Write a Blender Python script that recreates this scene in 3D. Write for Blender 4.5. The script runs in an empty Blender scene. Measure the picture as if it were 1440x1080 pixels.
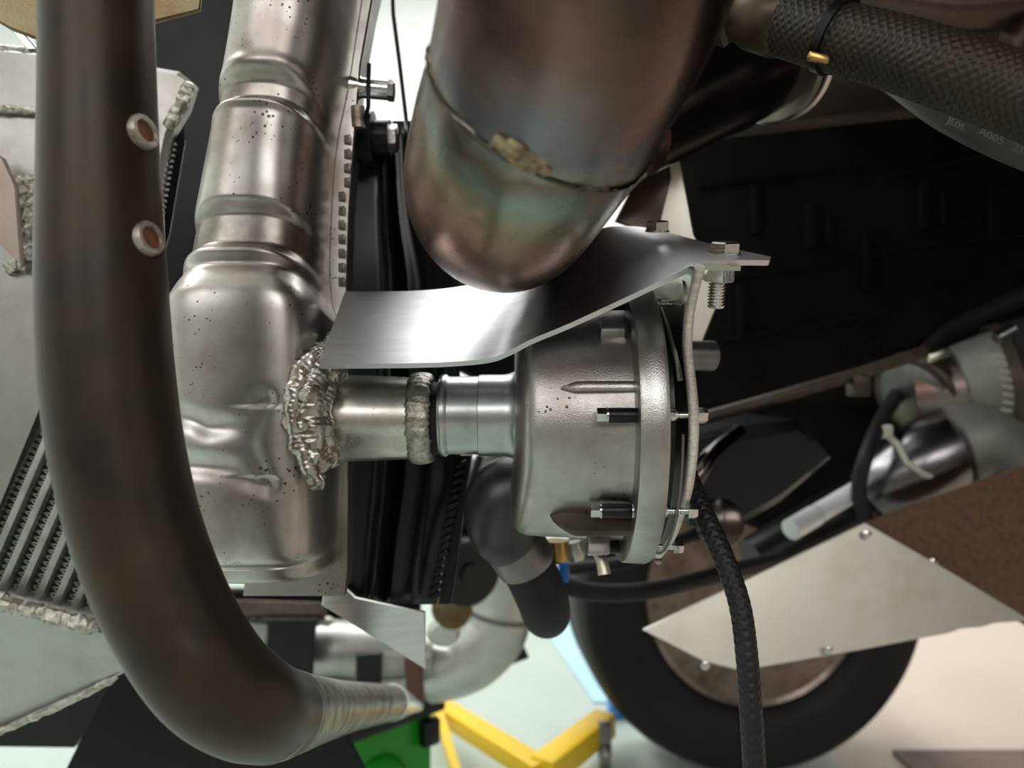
import bpy, bmesh, math, random
from mathutils import Vector, Matrix, noise
from math import sin, cos, pi, radians

random.seed(7)
S = bpy.context.scene
COL = S.collection
F = 1040.0                      # focal length in pixels of the 1440 px wide frame
CZ = 0.70                       # camera height above the garage floor

# ------------------------------------------------------------------ camera
cd = bpy.data.cameras.new('camera')
cam = bpy.data.objects.new('camera', cd); COL.objects.link(cam)
cam.location = (0, 0, CZ); cam.rotation_euler = (pi/2, 0, 0)
cd.sensor_width = 36.0; cd.lens = 36.0*F/1440.0
cd.clip_start = 0.01; cd.clip_end = 50
cd.dof.use_dof = True; cd.dof.focus_distance = 0.335; cd.dof.aperture_fstop = 7.5
S.camera = cam
# ------------------------------------------------------------------ world, lamps, exposure
S.view_settings.view_transform = 'Standard'; S.view_settings.look = 'None'
S.view_settings.gamma = 1.0; S.view_settings.use_curve_mapping = False
S.view_settings.exposure = -1.15
w = bpy.data.worlds.new('world'); S.world = w; w.use_nodes = True
w.node_tree.nodes['Background'].inputs[0].default_value = (0.85, 0.93, 1.0, 1)
w.node_tree.nodes['Background'].inputs[1].default_value = 0.5

def lamp(name, loc, size, power, color, rot=(0, 0, 0)):
    l = bpy.data.lights.new(name, 'AREA'); l.shape = 'RECTANGLE'
    l.size, l.size_y = size; l.energy = power; l.color = color
    o = bpy.data.objects.new(name, l); COL.objects.link(o)
    o.location = loc; o.rotation_euler = rot
    return o
LAMPS = [((-1.5, 0.5), (0.35, 1.7), 45, (1.0, 0.98, 0.95)), ((-0.80, 1.80), (2.3, 1.5), 108, (0.97, 1.0, 0.98)),
         ((1.5, 0.9), (0.30, 1.9), 40, (1.0, 0.95, 0.90)), ((0.85, 2.35), (1.5, 0.7), 60, (1.0, 0.99, 0.97))]
# daylight through the two high windows of the wall behind the camera
WINDOWS = [(-1.9, -0.35), (0.0, 1.55)]
for wx0, wx1 in WINDOWS:
    lamp('window_daylight', ((wx0+wx1)/2, -2.19, 1.88), (wx1-wx0-.06, .78), 42, (1.0, 0.985, 0.965), (pi/2, 0, 0))
for (lx, ly), sz, pw, c in LAMPS:
    lamp('ceiling_lamp', (lx, ly, 2.50), sz, pw, c)

# ------------------------------------------------------------------ helpers
def P(px, py, Y):
    """pixel (1440 x 1080 frame) at depth Y -> world point"""
    return Vector(((px-720.0)/F*Y, Y, CZ+(540.0-py)/F*Y))

ORG = {}
def org(o): return ORG.get(o.name, Vector((0, 0, 0))) if o else Vector((0, 0, 0))

def thing(name, label, cat, loc, group=None):
    o = bpy.data.objects.new(name, None); COL.objects.link(o)
    o.location = loc; o['label'] = label; o['category'] = cat; o.empty_display_size = .02
    if group: o['group'] = group
    ORG[o.name] = Vector(loc)
    return o

def mesh(name, vf, mat, parent=None, smooth=True, label=None, cat=None, group=None, kind=None, sharp=None, uvs=None):
    """vf = (verts, faces) in WORLD coordinates; linked as one object, its origin at the parent's or at its own centre"""
    vs, fs = vf[0], vf[1]
    if parent is not None: c = org(parent)
    else:
        c = Vector((0, 0, 0))
        for v in vs: c += Vector(v)
        c /= max(1, len(vs))
        zmin = min(v[2] for v in vs); c.z = zmin
    me = bpy.data.meshes.new(name)
    me.from_pydata([tuple(Vector(v)-c) for v in vs], [], fs)
    me.update()
    bm = bmesh.new(); bm.from_mesh(me)
    bmesh.ops.recalc_face_normals(bm, faces=bm.faces)
    bm.to_mesh(me); bm.free()
    if smooth:
        for p in me.polygons: p.use_smooth = True
        try: me.set_sharp_from_angle(angle=radians(sharp if sharp else 40))
        except Exception: pass
    uv = uvs if uvs else (vf[2] if len(vf) > 2 else None)
    if uv:
        lay = me.uv_layers.new(name='UVMap')
        for l in me.loops: lay.data[l.index].uv = uv[l.vertex_index]
    me.materials.append(mat)
    o = bpy.data.objects.new(name, me); COL.objects.link(o)
    if parent is not None: o.parent = parent
    else: o.location = c
    ORG[o.name] = c
    if label: o['label'] = label
    if cat: o['category'] = cat
    if group: o['group'] = group
    if kind: o['kind'] = kind
    return o

def join(*vfs):
    V, Fc, U = [], [], []
    has = all(len(x) > 2 for x in vfs)
    for x in vfs:
        n = len(V); V += list(x[0]); Fc += [tuple(i+n for i in f) for f in x[1]]
        if has: U += list(x[2])
    return (V, Fc, U) if has else (V, Fc)

def catmull(pts, n):
    """smooth resampling of a list of tuples (any dimension), n samples per span"""
    out = []
    L = len(pts)
    for i in range(L-1):
        p0, p1, p2, p3 = pts[max(i-1, 0)], pts[i], pts[i+1], pts[min(i+2, L-1)]
        for k in range(n):
            t = k/n; t2 = t*t; t3 = t2*t
            out.append(tuple(.5*((2*b)+(-a+c)*t+(2*a-5*b+4*c-d)*t2+(-a+3*b-3*c+d)*t3) for a, b, c, d in zip(p0, p1, p2, p3)))
    out.append(tuple(pts[-1]))
    return out

def frames(pts):
    n = len(pts); T = []
    for i in range(n):
        d = pts[min(i+1, n-1)]-pts[max(i-1, 0)]
        T.append(d.normalized())
    a = Vector((0, 0, 1)) if abs(T[0].z) < .9 else Vector((1, 0, 0))
    N = [(a-T[0]*a.dot(T[0])).normalized()]
    for i in range(1, n):
        v = N[-1]-T[i]*N[-1].dot(T[i]); N.append(v.normalized())
    return T, N, [T[i].cross(N[i]) for i in range(n)]

def sweep(pts, rad, seg=32, caps=True, rfun=None):
    """tube along world points; rad one number or a list; rfun(i, k, s, a) scales the radius"""
    pts = [Vector(p) for p in pts]; n = len(pts)
    if not isinstance(rad, (list, tuple)): rad = [rad]*n
    T, N, B = frames(pts)
    V, Fc, U = [], [], []
    s = 0.0
    for i in range(n):
        if i: s += (pts[i]-pts[i-1]).length
        for k in range(seg):
            a = 2*pi*k/seg
            r = rad[i]*(rfun(i, k, s, a) if rfun else 1)
            V.append(pts[i]+N[i]*(r*cos(a))+B[i]*(r*sin(a))); U.append((k/seg, s))
    for i in range(n-1):
        for k in range(seg):
            k2 = (k+1) % seg
            Fc.append((i*seg+k, i*seg+k2, (i+1)*seg+k2, (i+1)*seg+k))
    if caps:
        Fc.append(tuple(range(seg))[::-1]); Fc.append(tuple((n-1)*seg+k for k in range(seg)))
    return V, Fc, U

def tubepx(ctrl, n=10, seg=32, caps=True, rfun=None):
    """ctrl: (px, py, Y, radius) smooth tube"""
    c = catmull(ctrl, n)
    return sweep([P(x, y, Y) for x, y, Y, r in c], [r for *_, r in c], seg, caps, rfun)

def lathe(o, axis, prof, seg=48, closed=False, up=None):
    """prof: (distance along the axis, radius) list"""
    o = Vector(o); ax = Vector(axis).normalized()
    a = Vector(up) if up else (Vector((0, 0, 1)) if abs(ax.z) < .9 else Vector((1, 0, 0)))
    N = (a-ax*a.dot(ax)).normalized(); B = ax.cross(N)
    V, Fc, U = [], [], []
    m = len(prof)
    for i, (d, r) in enumerate(prof):
        for k in range(seg):
            t = 2*pi*k/seg
            V.append(o+ax*d+N*(r*cos(t))+B*(r*sin(t))); U.append((k/seg, d))
    for i in range(m if closed else m-1):
        j = (i+1) % m
        for k in range(seg):
            k2 = (k+1) % seg
            Fc.append((i*seg+k, i*seg+k2, j*seg+k2, j*seg+k))
    if not closed:
        if prof[0][1] > 1e-6: Fc.append(tuple(range(seg))[::-1])
        if prof[-1][1] > 1e-6: Fc.append(tuple((m-1)*seg+k for k in range(seg)))
    return V, Fc, U

def newell(pts):
    n = Vector((0, 0, 0))
    for i, a in enumerate(pts):
        b = pts[(i+1) % len(pts)]
        n += Vector(((a.y-b.y)*(a.z+b.z), (a.z-b.z)*(a.x+b.x), (a.x-b.x)*(a.y+b.y)))
    return n.normalized()

def slab(pts, th, away=True, bev=0.0):
    """flat plate: outline in world points, thickness th behind it (away from the camera), softened rim of width bev"""
    pts = [Vector(p) for p in pts]; n = len(pts)
    nm = newell(pts)
    if (nm.y < 0) == away: nm = -nm
    if bev > 0:
        c = sum(pts, Vector())/n
        ins = []
        for i in range(n):
            a, b, d = pts[i-1], pts[i], pts[(i+1) % n]
            u = ((a-b).normalized()+(d-b).normalized())
            e = (d-a).normalized().cross(nm)
            if (c-b).dot(e) < 0: e = -e
            ins.append(b+e*bev)
        V = ins+[p+nm*bev for p in pts]+[p+nm*(th-bev) for p in pts]+[p+nm*th for p in ins]
        L = 4
    else:
        V = pts+[p+nm*th for p in pts]; L = 2
    Fc = [tuple(range(n))[::-1], tuple((L-1)*n+i for i in range(n))]
    for l in range(L-1):
        for i in range(n):
            j = (i+1) % n
            Fc.append((l*n+i, l*n+j, (l+1)*n+j, (l+1)*n+i))
    return V, Fc

def slabpx(pp, th, bev=0.0008):
    return slab([P(*p) for p in pp], th, True, bev)

def box(c, ux, uy, uz, bev=0.0):
    """oriented box: centre and three half axes"""
    c, ux, uy, uz = Vector(c), Vector(ux), Vector(uy), Vector(uz)
    pts = [c-ux-uy-uz, c+ux-uy-uz, c+ux+uy-uz, c-ux+uy-uz]
    bm = bmesh.new()
    vs = [bm.verts.new(p) for p in pts]+[bm.verts.new(p+uz*2) for p in pts]
    for f in ((0, 1, 2, 3), (4, 5, 6, 7), (0, 1, 5, 4), (1, 2, 6, 5), (2, 3, 7, 6), (3, 0, 4, 7)):
        bm.faces.new([vs[i] for i in f])
    if bev > 0:
        bmesh.ops.recalc_face_normals(bm, faces=bm.faces)
        bmesh.ops.bevel(bm, geom=list(bm.edges), offset=bev, segments=2, affect='EDGES', profile=.5)
    bm.verts.index_update()
    r = ([v.co.copy() for v in bm.verts], [tuple(v.index for v in f.verts) for f in bm.faces])
    bm.free()
    return r

def abox(x0, x1, y0, y1, z0, z1, bev=0.0):
    return box(((x0+x1)/2, (y0+y1)/2, (z0+z1)/2), ((x1-x0)/2, 0, 0), (0, (y1-y0)/2, 0), (0, 0, (z1-z0)/2), bev)

def hexprism(o, axis, r, h, ch=0.12, turn=0.0):
    """hexagon head with chamfered ends"""
    ax = Vector(axis).normalized()
    a = Vector((0, 0, 1)) if abs(ax.z) < .9 else Vector((1, 0, 0))
    N = (a-ax*a.dot(ax)).normalized(); B = ax.cross(N)
    V, Fc = [], []
    for d, rr in ((0, r), (h*(1-ch), r), (h, r*.86)):
        for k in range(6):
            t = turn+pi*k/3
            V.append(Vector(o)+ax*d+N*(rr*cos(t))+B*(rr*sin(t)))
    for i in range(2):
        for k in range(6):
            Fc.append((i*6+k, i*6+(k+1) % 6, (i+1)*6+(k+1) % 6, (i+1)*6+k))
    Fc.append(tuple(range(6))[::-1]); Fc.append(tuple(12+k for k in range(6)))
    return V, Fc

def thread(o, axis, r, L, pitch):
    prof = [(0, r)]; d = 0
    while d < L-pitch:
        prof += [(d+pitch*.1, r), (d+pitch*.3, r*.80), (d+pitch*.5, r*.80), (d+pitch*.75, r)]
        d += pitch
    prof += [(L, r*.85)]
    return lathe(o, axis, prof, 20)

def bead(pts, r, ripple=.0022, amp=.16, seed=0, seg=14):
    """weld bead: overlapping ripples along a path, lumpy"""
    c = [Vector(p) for p in catmull([tuple(p) for p in pts], max(6, int(140/len(pts))))]
    def rf(i, k, s, a):
        s2 = s+ripple*(.30*cos(a)+.35*noise.noise(Vector((s*150, seed, 0))))
        f = (s2/ripple) % 1.0
        q = noise.noise(Vector((s*190+seed*7, cos(a)*1.2+seed, sin(a)*1.2)))
        return 1+amp*.55*(f-.5)+.48*q
    rad = []
    n = len(c)
    for i in range(n):
        e = min(i, n-1-i)/max(1, n*.06)
        rad.append(r*min(1, .35+.65*e))
    return sweep(c, rad, seg, True, rf)

# ------------------------------------------------------------------ materials
def mat(name, col, rough=.5, metal=0.0, col2=None, scale=40, amt=.5, bump=0.0, bscale=400, spots=None, spscale=220, spthr=.12,
        rvar=.0, stretch=None, emis=None, coat=0.0, detail=6, spec=None):
    m = bpy.data.materials.new(name); m.use_nodes = True
    nt = m.node_tree; N = nt.nodes; L = nt.links
    b = N['Principled BSDF']
    b.inputs['Roughness'].default_value = rough; b.inputs['Metallic'].default_value = metal
    b.inputs['Base Color'].default_value = (*col, 1)
    if spec is not None: b.inputs['Specular IOR Level'].default_value = spec
    if coat: b.inputs['Coat Weight'].default_value = coat
    tc = N.new('ShaderNodeTexCoord'); mp = N.new('ShaderNodeMapping')
    L.new(tc.outputs['Object'], mp.inputs['Vector'])
    if stretch: mp.inputs['Scale'].default_value = stretch
    cur = None
    if col2:
        nz = N.new('ShaderNodeTexNoise'); nz.inputs['Scale'].default_value = scale; nz.inputs['Detail'].default_value = detail
        nz.inputs['Roughness'].default_value = .62
        L.new(mp.outputs[0], nz.inputs['Vector'])
        rp = N.new('ShaderNodeValToRGB'); rp.color_ramp.elements[0].position = max(0, .62-amt*.4); rp.color_ramp.elements[1].position = min(1, .80-amt*.25)
        rp.color_ramp.elements[0].color = (*col, 1); rp.color_ramp.elements[1].color = (*col2, 1)
        L.new(nz.outputs['Fac'], rp.inputs[0]); cur = rp.outputs[0]
        if rvar:
            mr = N.new('ShaderNodeMapRange'); mr.inputs[1].default_value = .3; mr.inputs[2].default_value = .75
            mr.inputs[3].default_value = max(.02, rough-rvar); mr.inputs[4].default_value = rough+rvar
            L.new(nz.outputs['Fac'], mr.inputs[0]); L.new(mr.outputs[0], b.inputs['Roughness'])
    if spots:
        vo = N.new('ShaderNodeTexVoronoi'); vo.inputs['Scale'].default_value = spscale
        L.new(mp.outputs[0], vo.inputs['Vector'])
        n2 = N.new('ShaderNodeTexNoise'); n2.inputs['Scale'].default_value = spscale*.16; n2.inputs['Detail'].default_value = 4
        L.new(mp.outputs[0], n2.inputs['Vector'])
        mu = N.new('ShaderNodeMath'); mu.operation = 'SUBTRACT'
        L.new(n2.outputs['Fac'], mu.inputs[0]); mu.inputs[1].default_value = .5-spthr
        ml = N.new('ShaderNodeMath'); ml.operation = 'LESS_THAN'
        L.new(vo.outputs['Distance'], ml.inputs[0]); L.new(mu.outputs[0], ml.inputs[1])
        mx = N.new('ShaderNodeMix'); mx.data_type = 'RGBA'
        L.new(ml.outputs[0], mx.inputs[0])
        if cur: L.new(cur, mx.inputs[6])
        else: mx.inputs[6].default_value = (*col, 1)
        mx.inputs[7].default_value = (*spots, 1); cur = mx.outputs[2]
    if cur: L.new(cur, b.inputs['Base Color'])
    if bump:
        n3 = N.new('ShaderNodeTexNoise'); n3.inputs['Scale'].default_value = bscale; n3.inputs['Detail'].default_value = 5
        L.new(mp.outputs[0], n3.inputs['Vector'])
        bp = N.new('ShaderNodeBump'); bp.inputs['Strength'].default_value = bump; bp.inputs['Distance'].default_value = .001
        L.new(n3.outputs['Fac'], bp.inputs['Height']); L.new(bp.outputs[0], b.inputs['Normal'])
    if emis:
        b.inputs['Emission Color'].default_value = (*emis[0], 1); b.inputs['Emission Strength'].default_value = emis[1]
    return m

M = {}
M['tank'] = mat('stamped_aluminium', (.62, .605, .585), .37, 1, (.38, .335, .305), 24, .66, .03, 1600, (.10, .08, .07), 340, .07, .05, detail=5)
def groove_dirt(m):
    """dirt that has settled in the rolled channels (mesh attribute) broken up by noise"""
    nt = m.node_tree; N = nt.nodes; L = nt.links; b = N['Principled BSDF']
    src = b.inputs['Base Color'].links[0].from_socket
    at = N.new('ShaderNodeAttribute'); at.attribute_name = 'dirt'
    tc = N.new('ShaderNodeTexCoord'); nz = N.new('ShaderNodeTexNoise'); nz.inputs['Scale'].default_value = 70; nz.inputs['Detail'].default_value = 6
    L.new(tc.outputs['Object'], nz.inputs['Vector'])
    mu = N.new('ShaderNodeMath'); mu.operation = 'MULTIPLY'; L.new(at.outputs['Fac'], mu.inputs[0]); L.new(nz.outputs['Fac'], mu.inputs[1])
    mr = N.new('ShaderNodeMapRange'); mr.inputs[1].default_value = .25; mr.inputs[2].default_value = .65; mr.inputs[4].default_value = .75; L.new(mu.outputs[0], mr.inputs[0])
    mx = N.new('ShaderNodeMix'); mx.data_type = 'RGBA'; L.new(mr.outputs[0], mx.inputs[0]); L.new(src, mx.inputs[6]); mx.inputs[7].default_value = (.17, .14, .115, 1)
    L.new(mx.outputs[2], b.inputs['Base Color'])
groove_dirt(M['tank'])
M['neck'] = mat('tube_aluminium', (.66, .64, .60), .30, 1, (.50, .46, .41), 60, .5, .04, 900, (.15, .12, .10), 500, .0, .05)
M['cast'] = mat('cast_aluminium', (.50, .49, .48), .34, 1, (.39, .355, .335), 45, .6, .14, 1500, (.08, .06, .05), 300, .02, .06)
M['inlet'] = mat('turned_aluminium', (.50, .51, .51), .29, 1, (.42, .42, .41), 80, .4, .04, 1500)
M['weld'] = mat('weld_aluminium', (.58, .56, .53), .32, 1, (.34, .29, .24), 150, .6, .12, 700, None)
M['weldmatte'] = mat('weld_satin', (.60, .58, .53), .38, 1, (.30, .27, .22), 250, .6, .5, 900)
M['sheet'] = mat('sheet_aluminium', (.74, .73, .75), .34, 1, (.64, .62, .64), 60, .6, .0, 300, None, stretch=(.25, 3, 3), rvar=.05)
M['edge'] = mat('cut_edge', (.55, .48, .44), .5, 1, (.42, .36, .33), 300, .5, .3, 900)
M['rust'] = mat('dark_rusty_steel', (.024, .0175, .0145), .42, .45, (.050, .032, .018), 26, .6, .06, 1200, (.16, .14, .12), 260, -.12, .08)
M['rustworn'] = mat('worn_steel', (.30, .27, .24), .34, .9, (.12, .07, .045), 60, .6, .5, 700, rvar=.1)
M['ring'] = mat('washer_ring', (.50, .45, .40), .45, .8, (.22, .15, .11), 160, .5, .25, 800)
M['rusthole'] = mat('rusty_bore', (.22, .09, .04), .7, .3, (.09, .04, .02), 200, .5)
M['inter'] = mat('satin_aluminium', (.47, .465, .46), .40, 1, (.36, .335, .31), 14, .5, .10, 1200, rvar=.06)
M['fin'] = mat('fin_black', (.004, .004, .004), .6, 0, spec=.2)
M['bar'] = mat('bar_aluminium', (.50, .51, .49), .45, 1, (.36, .36, .34), 90, .5)
M['reflectdark'] = mat('dark_reflection_casting', (.085, .068, .058), .45, .7, (.05, .038, .03), 60, .5)  # dark reflection on the rib put into its colour, with brown residue
M['zinc'] = mat('zinc_plating', (.62, .60, .50), .28, 1, (.45, .55, .50), 30, .5, .10, 1500)
M['zincedge'] = mat('zinc_edge', (.92, .86, .70), .45, .85, (.72, .60, .68), 120, .6, .6, 900, stretch=(1, 1, 6))
M['bright'] = mat('bright_steel', (.72, .72, .71), .2, 1, (.55, .53, .5), 200, .4, .1, 900)
M['blackpl'] = mat('black_plastic', (.004, .004, .0045), .35, spec=.35)
M['rubber'] = mat('black_rubber', (.007, .007, .0075), .6, 0, (.013, .012, .012), 60, .5, .2, 900, spec=.3)
M['shroud'] = mat('shroud_black', (.007, .0075, .0085), .28, 0, (.011, .011, .012), 30, .5, spec=.4)
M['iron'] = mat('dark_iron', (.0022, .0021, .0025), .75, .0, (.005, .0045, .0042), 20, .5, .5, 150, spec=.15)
M['railrust'] = mat('rusty_rail', (.035, .020, .013), .65, .1, (.017, .010, .007), 40, .6, .3, 300)
M['rod'] = mat('brown_rod', (.07, .05, .038), .5, .5, (.035, .026, .022), 60, .5)
M['olive'] = mat('passivated_plate', (.20, .17, .10), .38, .9, (.16, .095, .04), 30, .6, .2, 600)
M['crust'] = mat('weld_slag', (.46, .38, .22), .6, .3, (.14, .09, .06), 160, .6, .6, 700)
M['glossdark'] = mat('dark_stainless', (.10, .085, .078), .2, 1, (.09, .065, .055), 40, .5, .03, 500, rvar=.05)
M['braid'] = mat('braid_steel', (.015, .013, .010), .5, .3, (.036, .019, .009), 18, .55)
M['blackbraid'] = mat('braid_nylon', (.008, .008, .008), .5, spec=.4)
M['oliverub'] = mat('olive_rubber', (.030, .031, .024), .5, 0, (.040, .032, .022), 60, .5)
M['pale'] = mat('pale_plate', (.74, .71, .63), .42, 1, (.58, .52, .41), 9, .4, .08, 900, rvar=.05)
M['brown'] = mat('brown_rust_plate', (.075, .038, .025), .55, .2, (.15, .075, .038), 160, .7, .3, 500)
M['white'] = mat('white_coated', (.62, .64, .60), .32, .6, (.5, .5, .46), 20, .5)
M['grey'] = mat('grey_metal', (.22, .215, .21), .36, .9, (.15, .14, .13), 30, .5)
M['tape'] = mat('foil_tape', (.20, .195, .18), .5, .5, (.16, .155, .14), 40, .5)
M['stain'] = mat('heat_stained_duct', (.24, .20, .19), .36, .9, (.20, .12, .10), 14, .5)
M['glosssilver'] = mat('glossy_duct', (.22, .215, .22), .24, 1, (.12, .11, .11), 16, .5)
M['vpipe'] = mat('polished_dark_pipe', (.20, .165, .15), .22, 1, (.12, .09, .075), 30, .5)
M['oldbrass'] = mat('dull_fitting', (.085, .068, .045), .4, .8, (.05, .035, .025), 50, .5)
M['letter'] = mat('raised_letter', (.075, .078, .062), .5)
M['darkcast'] = mat('dark_casting', (.075, .075, .078), .40, .8, (.055, .052, .052), 60, .5, .05, 1200)
M['satin'] = mat('satin_chrome', (.86, .88, .90), .35, .35)
M['yellow'] = mat('yellow_paint', (.86, .55, .02), .4)
M['green'] = mat('green_plastic', (.008, .27, .012), .35)
M['blue'] = mat('blue_plastic', (.03, .22, .75), .4)
M['brass'] = mat('brass', (.55, .36, .12), .3, 1)
M['tire'] = mat('tire_rubber', (.006, .0052, .0055), .55, 0, (.010, .009, .009), 12, .5, spec=.3)
M['rim'] = mat('rim_steel', (.24, .20, .175), .3, .95, (.12, .085, .065), 20, .5)
M['hub'] = mat('hub_rust', (.018, .012, .009), .65, .1, (.01, .007, .005), 20, .5)
M['panel'] = mat('dark_panel', (.005, .007, .0065), .4, 0, (.008, .010, .009), 12, .5, spec=.22)
M['pink'] = mat('bare_bracket', (.45, .37, .32), .45, .9, (.36, .27, .23), 20, .5)
M['cream'] = mat('nylon_tie', (.55, .53, .45), .5)
M['redbrown'] = mat('red_brown_paint', (.10, .035, .025), .4)
M['maroon'] = mat('stained_pipe', (.11, .08, .07), .35, .9, (.045, .02, .017), 12, .6)
# setting
M['floor'] = mat('painted_concrete', (.47, .54, .49), .45, 0, (.42, .48, .44), 2.5, .5)
nt = M['floor'].node_tree
def floor_zones():
    N = nt.nodes; L = nt.links; b = N['Principled BSDF']
    src = b.inputs['Base Color'].links[0].from_socket
    tc = N.new('ShaderNodeTexCoord'); sp = N.new('ShaderNodeSeparateXYZ'); L.new(tc.outputs['Object'], sp.inputs[0])
    gt = N.new('ShaderNodeMath'); gt.operation = 'GREATER_THAN'; gt.inputs[1].default_value = .50; L.new(sp.outputs['X'], gt.inputs[0])
    mx = N.new('ShaderNodeMix'); mx.data_type = 'RGBA'; L.new(gt.outputs[0], mx.inputs[0]); L.new(src, mx.inputs[6]); mx.inputs[7].default_value = (.60, .50, .43, 1)
    L.new(mx.outputs[2], b.inputs['Base Color'])
floor_zones()
M['wall'] = mat('white_wall', (.80, .82, .80), .8)
M['wallwarm'] = mat('warm_wall', (.27, .235, .22), .8)
M['ceil'] = mat('ceiling_white', (.78, .78, .76), .8)
M['mat'] = mat('brown_mat', (.20, .15, .13), .8, 0, (.15, .11, .10), 30, .5)
M['tarp'] = mat('pale_blue_sheet', (.42, .66, .78), .5, 0, (.55, .74, .82), 4, .5)
M['lampbody'] = mat('lamp_housing', (.85, .85, .85), .4)

def tint_mat():
    """heat tint of stainless: colour bands that follow the distance along the pipe (V of the UV map)"""
    m = bpy.data.materials.new('heat_tinted_stainless'); m.use_nodes = True
    nt = m.node_tree; N = nt.nodes; L = nt.links
    b = N['Principled BSDF']; b.inputs['Metallic'].default_value = 1
    uv = N.new('ShaderNodeUVMap'); sp = N.new('ShaderNodeSeparateXYZ'); L.new(uv.outputs[0], sp.inputs[0])
    tc = N.new('ShaderNodeTexCoord'); nz = N.new('ShaderNodeTexNoise'); nz.inputs['Scale'].default_value = 22; nz.inputs['Detail'].default_value = 5
    L.new(tc.outputs['Object'], nz.inputs['Vector'])
    a = N.new('ShaderNodeMath'); a.operation = 'MULTIPLY_ADD'; L.new(nz.outputs['Fac'], a.inputs[0]); a.inputs[1].default_value = .05; a.inputs[2].default_value = -.025
    s = N.new('ShaderNodeMath'); s.operation = 'ADD'; L.new(sp.outputs['Y'], s.inputs[0]); L.new(a.outputs[0], s.inputs[1])
    mr = N.new('ShaderNodeMapRange'); mr.inputs[1].default_value = 0; mr.inputs[2].default_value = .22
    L.new(s.outputs[0], mr.inputs[0])
    rp = N.new('ShaderNodeValToRGB'); cr = rp.color_ramp
    stops = [(0, (.055, .036, .030)), (.20, (.085, .056, .046)), (.31, (.20, .12, .10)), (.385, (.22, .17, .165)), (.42, (.20, .195, .225)), (.455, (.28, .28, .24)),
             (.475, (.18, .13, .10)), (.52, (.26, .29, .26)), (.58, (.28, .23, .15)), (.66, (.34, .20, .16)), (.8, (.18, .105, .085)), (1, (.08, .055, .045))]
    cr.elements[0].position, cr.elements[0].color = stops[0][0], (*stops[0][1], 1)
    cr.elements[1].position, cr.elements[1].color = stops[-1][0], (*stops[-1][1], 1)
    for p, c in stops[1:-1]:
        e = cr.elements.new(p); e.color = (*c, 1)
    L.new(mr.outputs[0], rp.inputs[0])
    n2 = N.new('ShaderNodeTexNoise'); n2.inputs['Scale'].default_value = 60; n2.inputs['Detail'].default_value = 8
    L.new(tc.outputs['Object'], n2.inputs['Vector'])
    m2 = N.new('ShaderNodeMapRange'); m2.inputs[1].default_value = .55; m2.inputs[2].default_value = .72; m2.inputs[3].default_value = 0; m2.inputs[4].default_value = .5
    L.new(n2.outputs['Fac'], m2.inputs[0])
    mx = N.new('ShaderNodeMix'); mx.data_type = 'RGBA'; L.new(m2.outputs[0], mx.inputs[0]); L.new(rp.outputs[0], mx.inputs[6]); mx.inputs[7].default_value = (.14, .09, .07, 1)
    L.new(mx.outputs[2], b.inputs['Base Color'])
    m3 = N.new('ShaderNodeMapRange'); m3.inputs[3].default_value = .20; m3.inputs[4].default_value = .36; L.new(n2.outputs['Fac'], m3.inputs[0])
    L.new(m3.outputs[0], b.inputs['Roughness'])
    return m
M['tint'] = tint_mat()

# ================================================================== SETTING
def struct(name, vf, m):
    o = mesh(name, vf, m, None, smooth=False); o['kind'] = 'structure'; return o
X0, X1, Y0, Y1, ZC = -2.6, 2.8, -2.2, 3.2, 2.62
struct('floor', abox(X0, X1, Y0, Y1, -.05, 0), M['floor'])
struct('ceiling', abox(X0, X1, Y0, Y1, ZC, ZC+.05), M['ceil'])
struct('wall_back', abox(X0, X1, Y1, Y1+.06, 0, ZC), M['wall'])
struct('wall_left', abox(X0-.06, X0, Y0, Y1, 0, ZC), M['wall'])
struct('wall_right', abox(X1, X1+.06, Y0, Y1, 0, ZC), M['wall'])
struct('wall_front', abox(X0, X1, Y0-.06, Y0, 0, ZC), M['wallwarm'])
for n_, (wx0, wx1) in enumerate(WINDOWS):
    V = [abox(wx0-.05, wx1+.05, -2.2, -2.14, 1.42, 1.48), abox(wx0-.05, wx1+.05, -2.2, -2.14, 2.28, 2.34), abox(wx0-.05, wx0+.0, -2.2, -2.14, 1.48, 2.28), abox(wx1, wx1+.05, -2.2, -2.14, 1.48, 2.28),
         abox((wx0+wx1)/2-.02, (wx0+wx1)/2+.02, -2.2, -2.15, 1.48, 2.28)]
    struct('window_%d' % (n_+1), join(*V), M['lampbody'])
LLAB = ['long narrow white ceiling light over the left side of the garage', 'wide square white ceiling light panel, largest of the four', 'long narrow white ceiling light over the right side of the garage', 'short white ceiling light beside the back wall']
for ((lx, ly), sz, pw, c), ll in zip(LAMPS, LLAB):
    t = thing('ceiling_light', ll, 'light', (lx, ly, 2.52), 'ceiling lights')
    mesh('housing', abox(lx-sz[0]/2-.03, lx+sz[0]/2+.03, ly-sz[1]/2-.03, ly+sz[1]/2+.03, 2.515, 2.62, .006), M['lampbody'], t)

# unseen dark panels outside the frame, added beside and over the engine to shade it
mesh('unseen_side_shade', abox(.91, .925, .15, 1.9, .45, 1.6, .004), M['iron'], None, label='unseen black panel added right of the engine to shade it', cat='panel')
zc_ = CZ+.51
mesh('unseen_shade_panel', slab([Vector(p) for p in ((-.03, -.25, zc_), (.905, -.25, zc_), (.905, 1.8, zc_), (.24, 1.8, zc_), (.24, .56, zc_), (-.03, .50, zc_))], .015), M['iron'], None, label='unseen black panel added over the engine bay to shade it', cat='panel')

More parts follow.
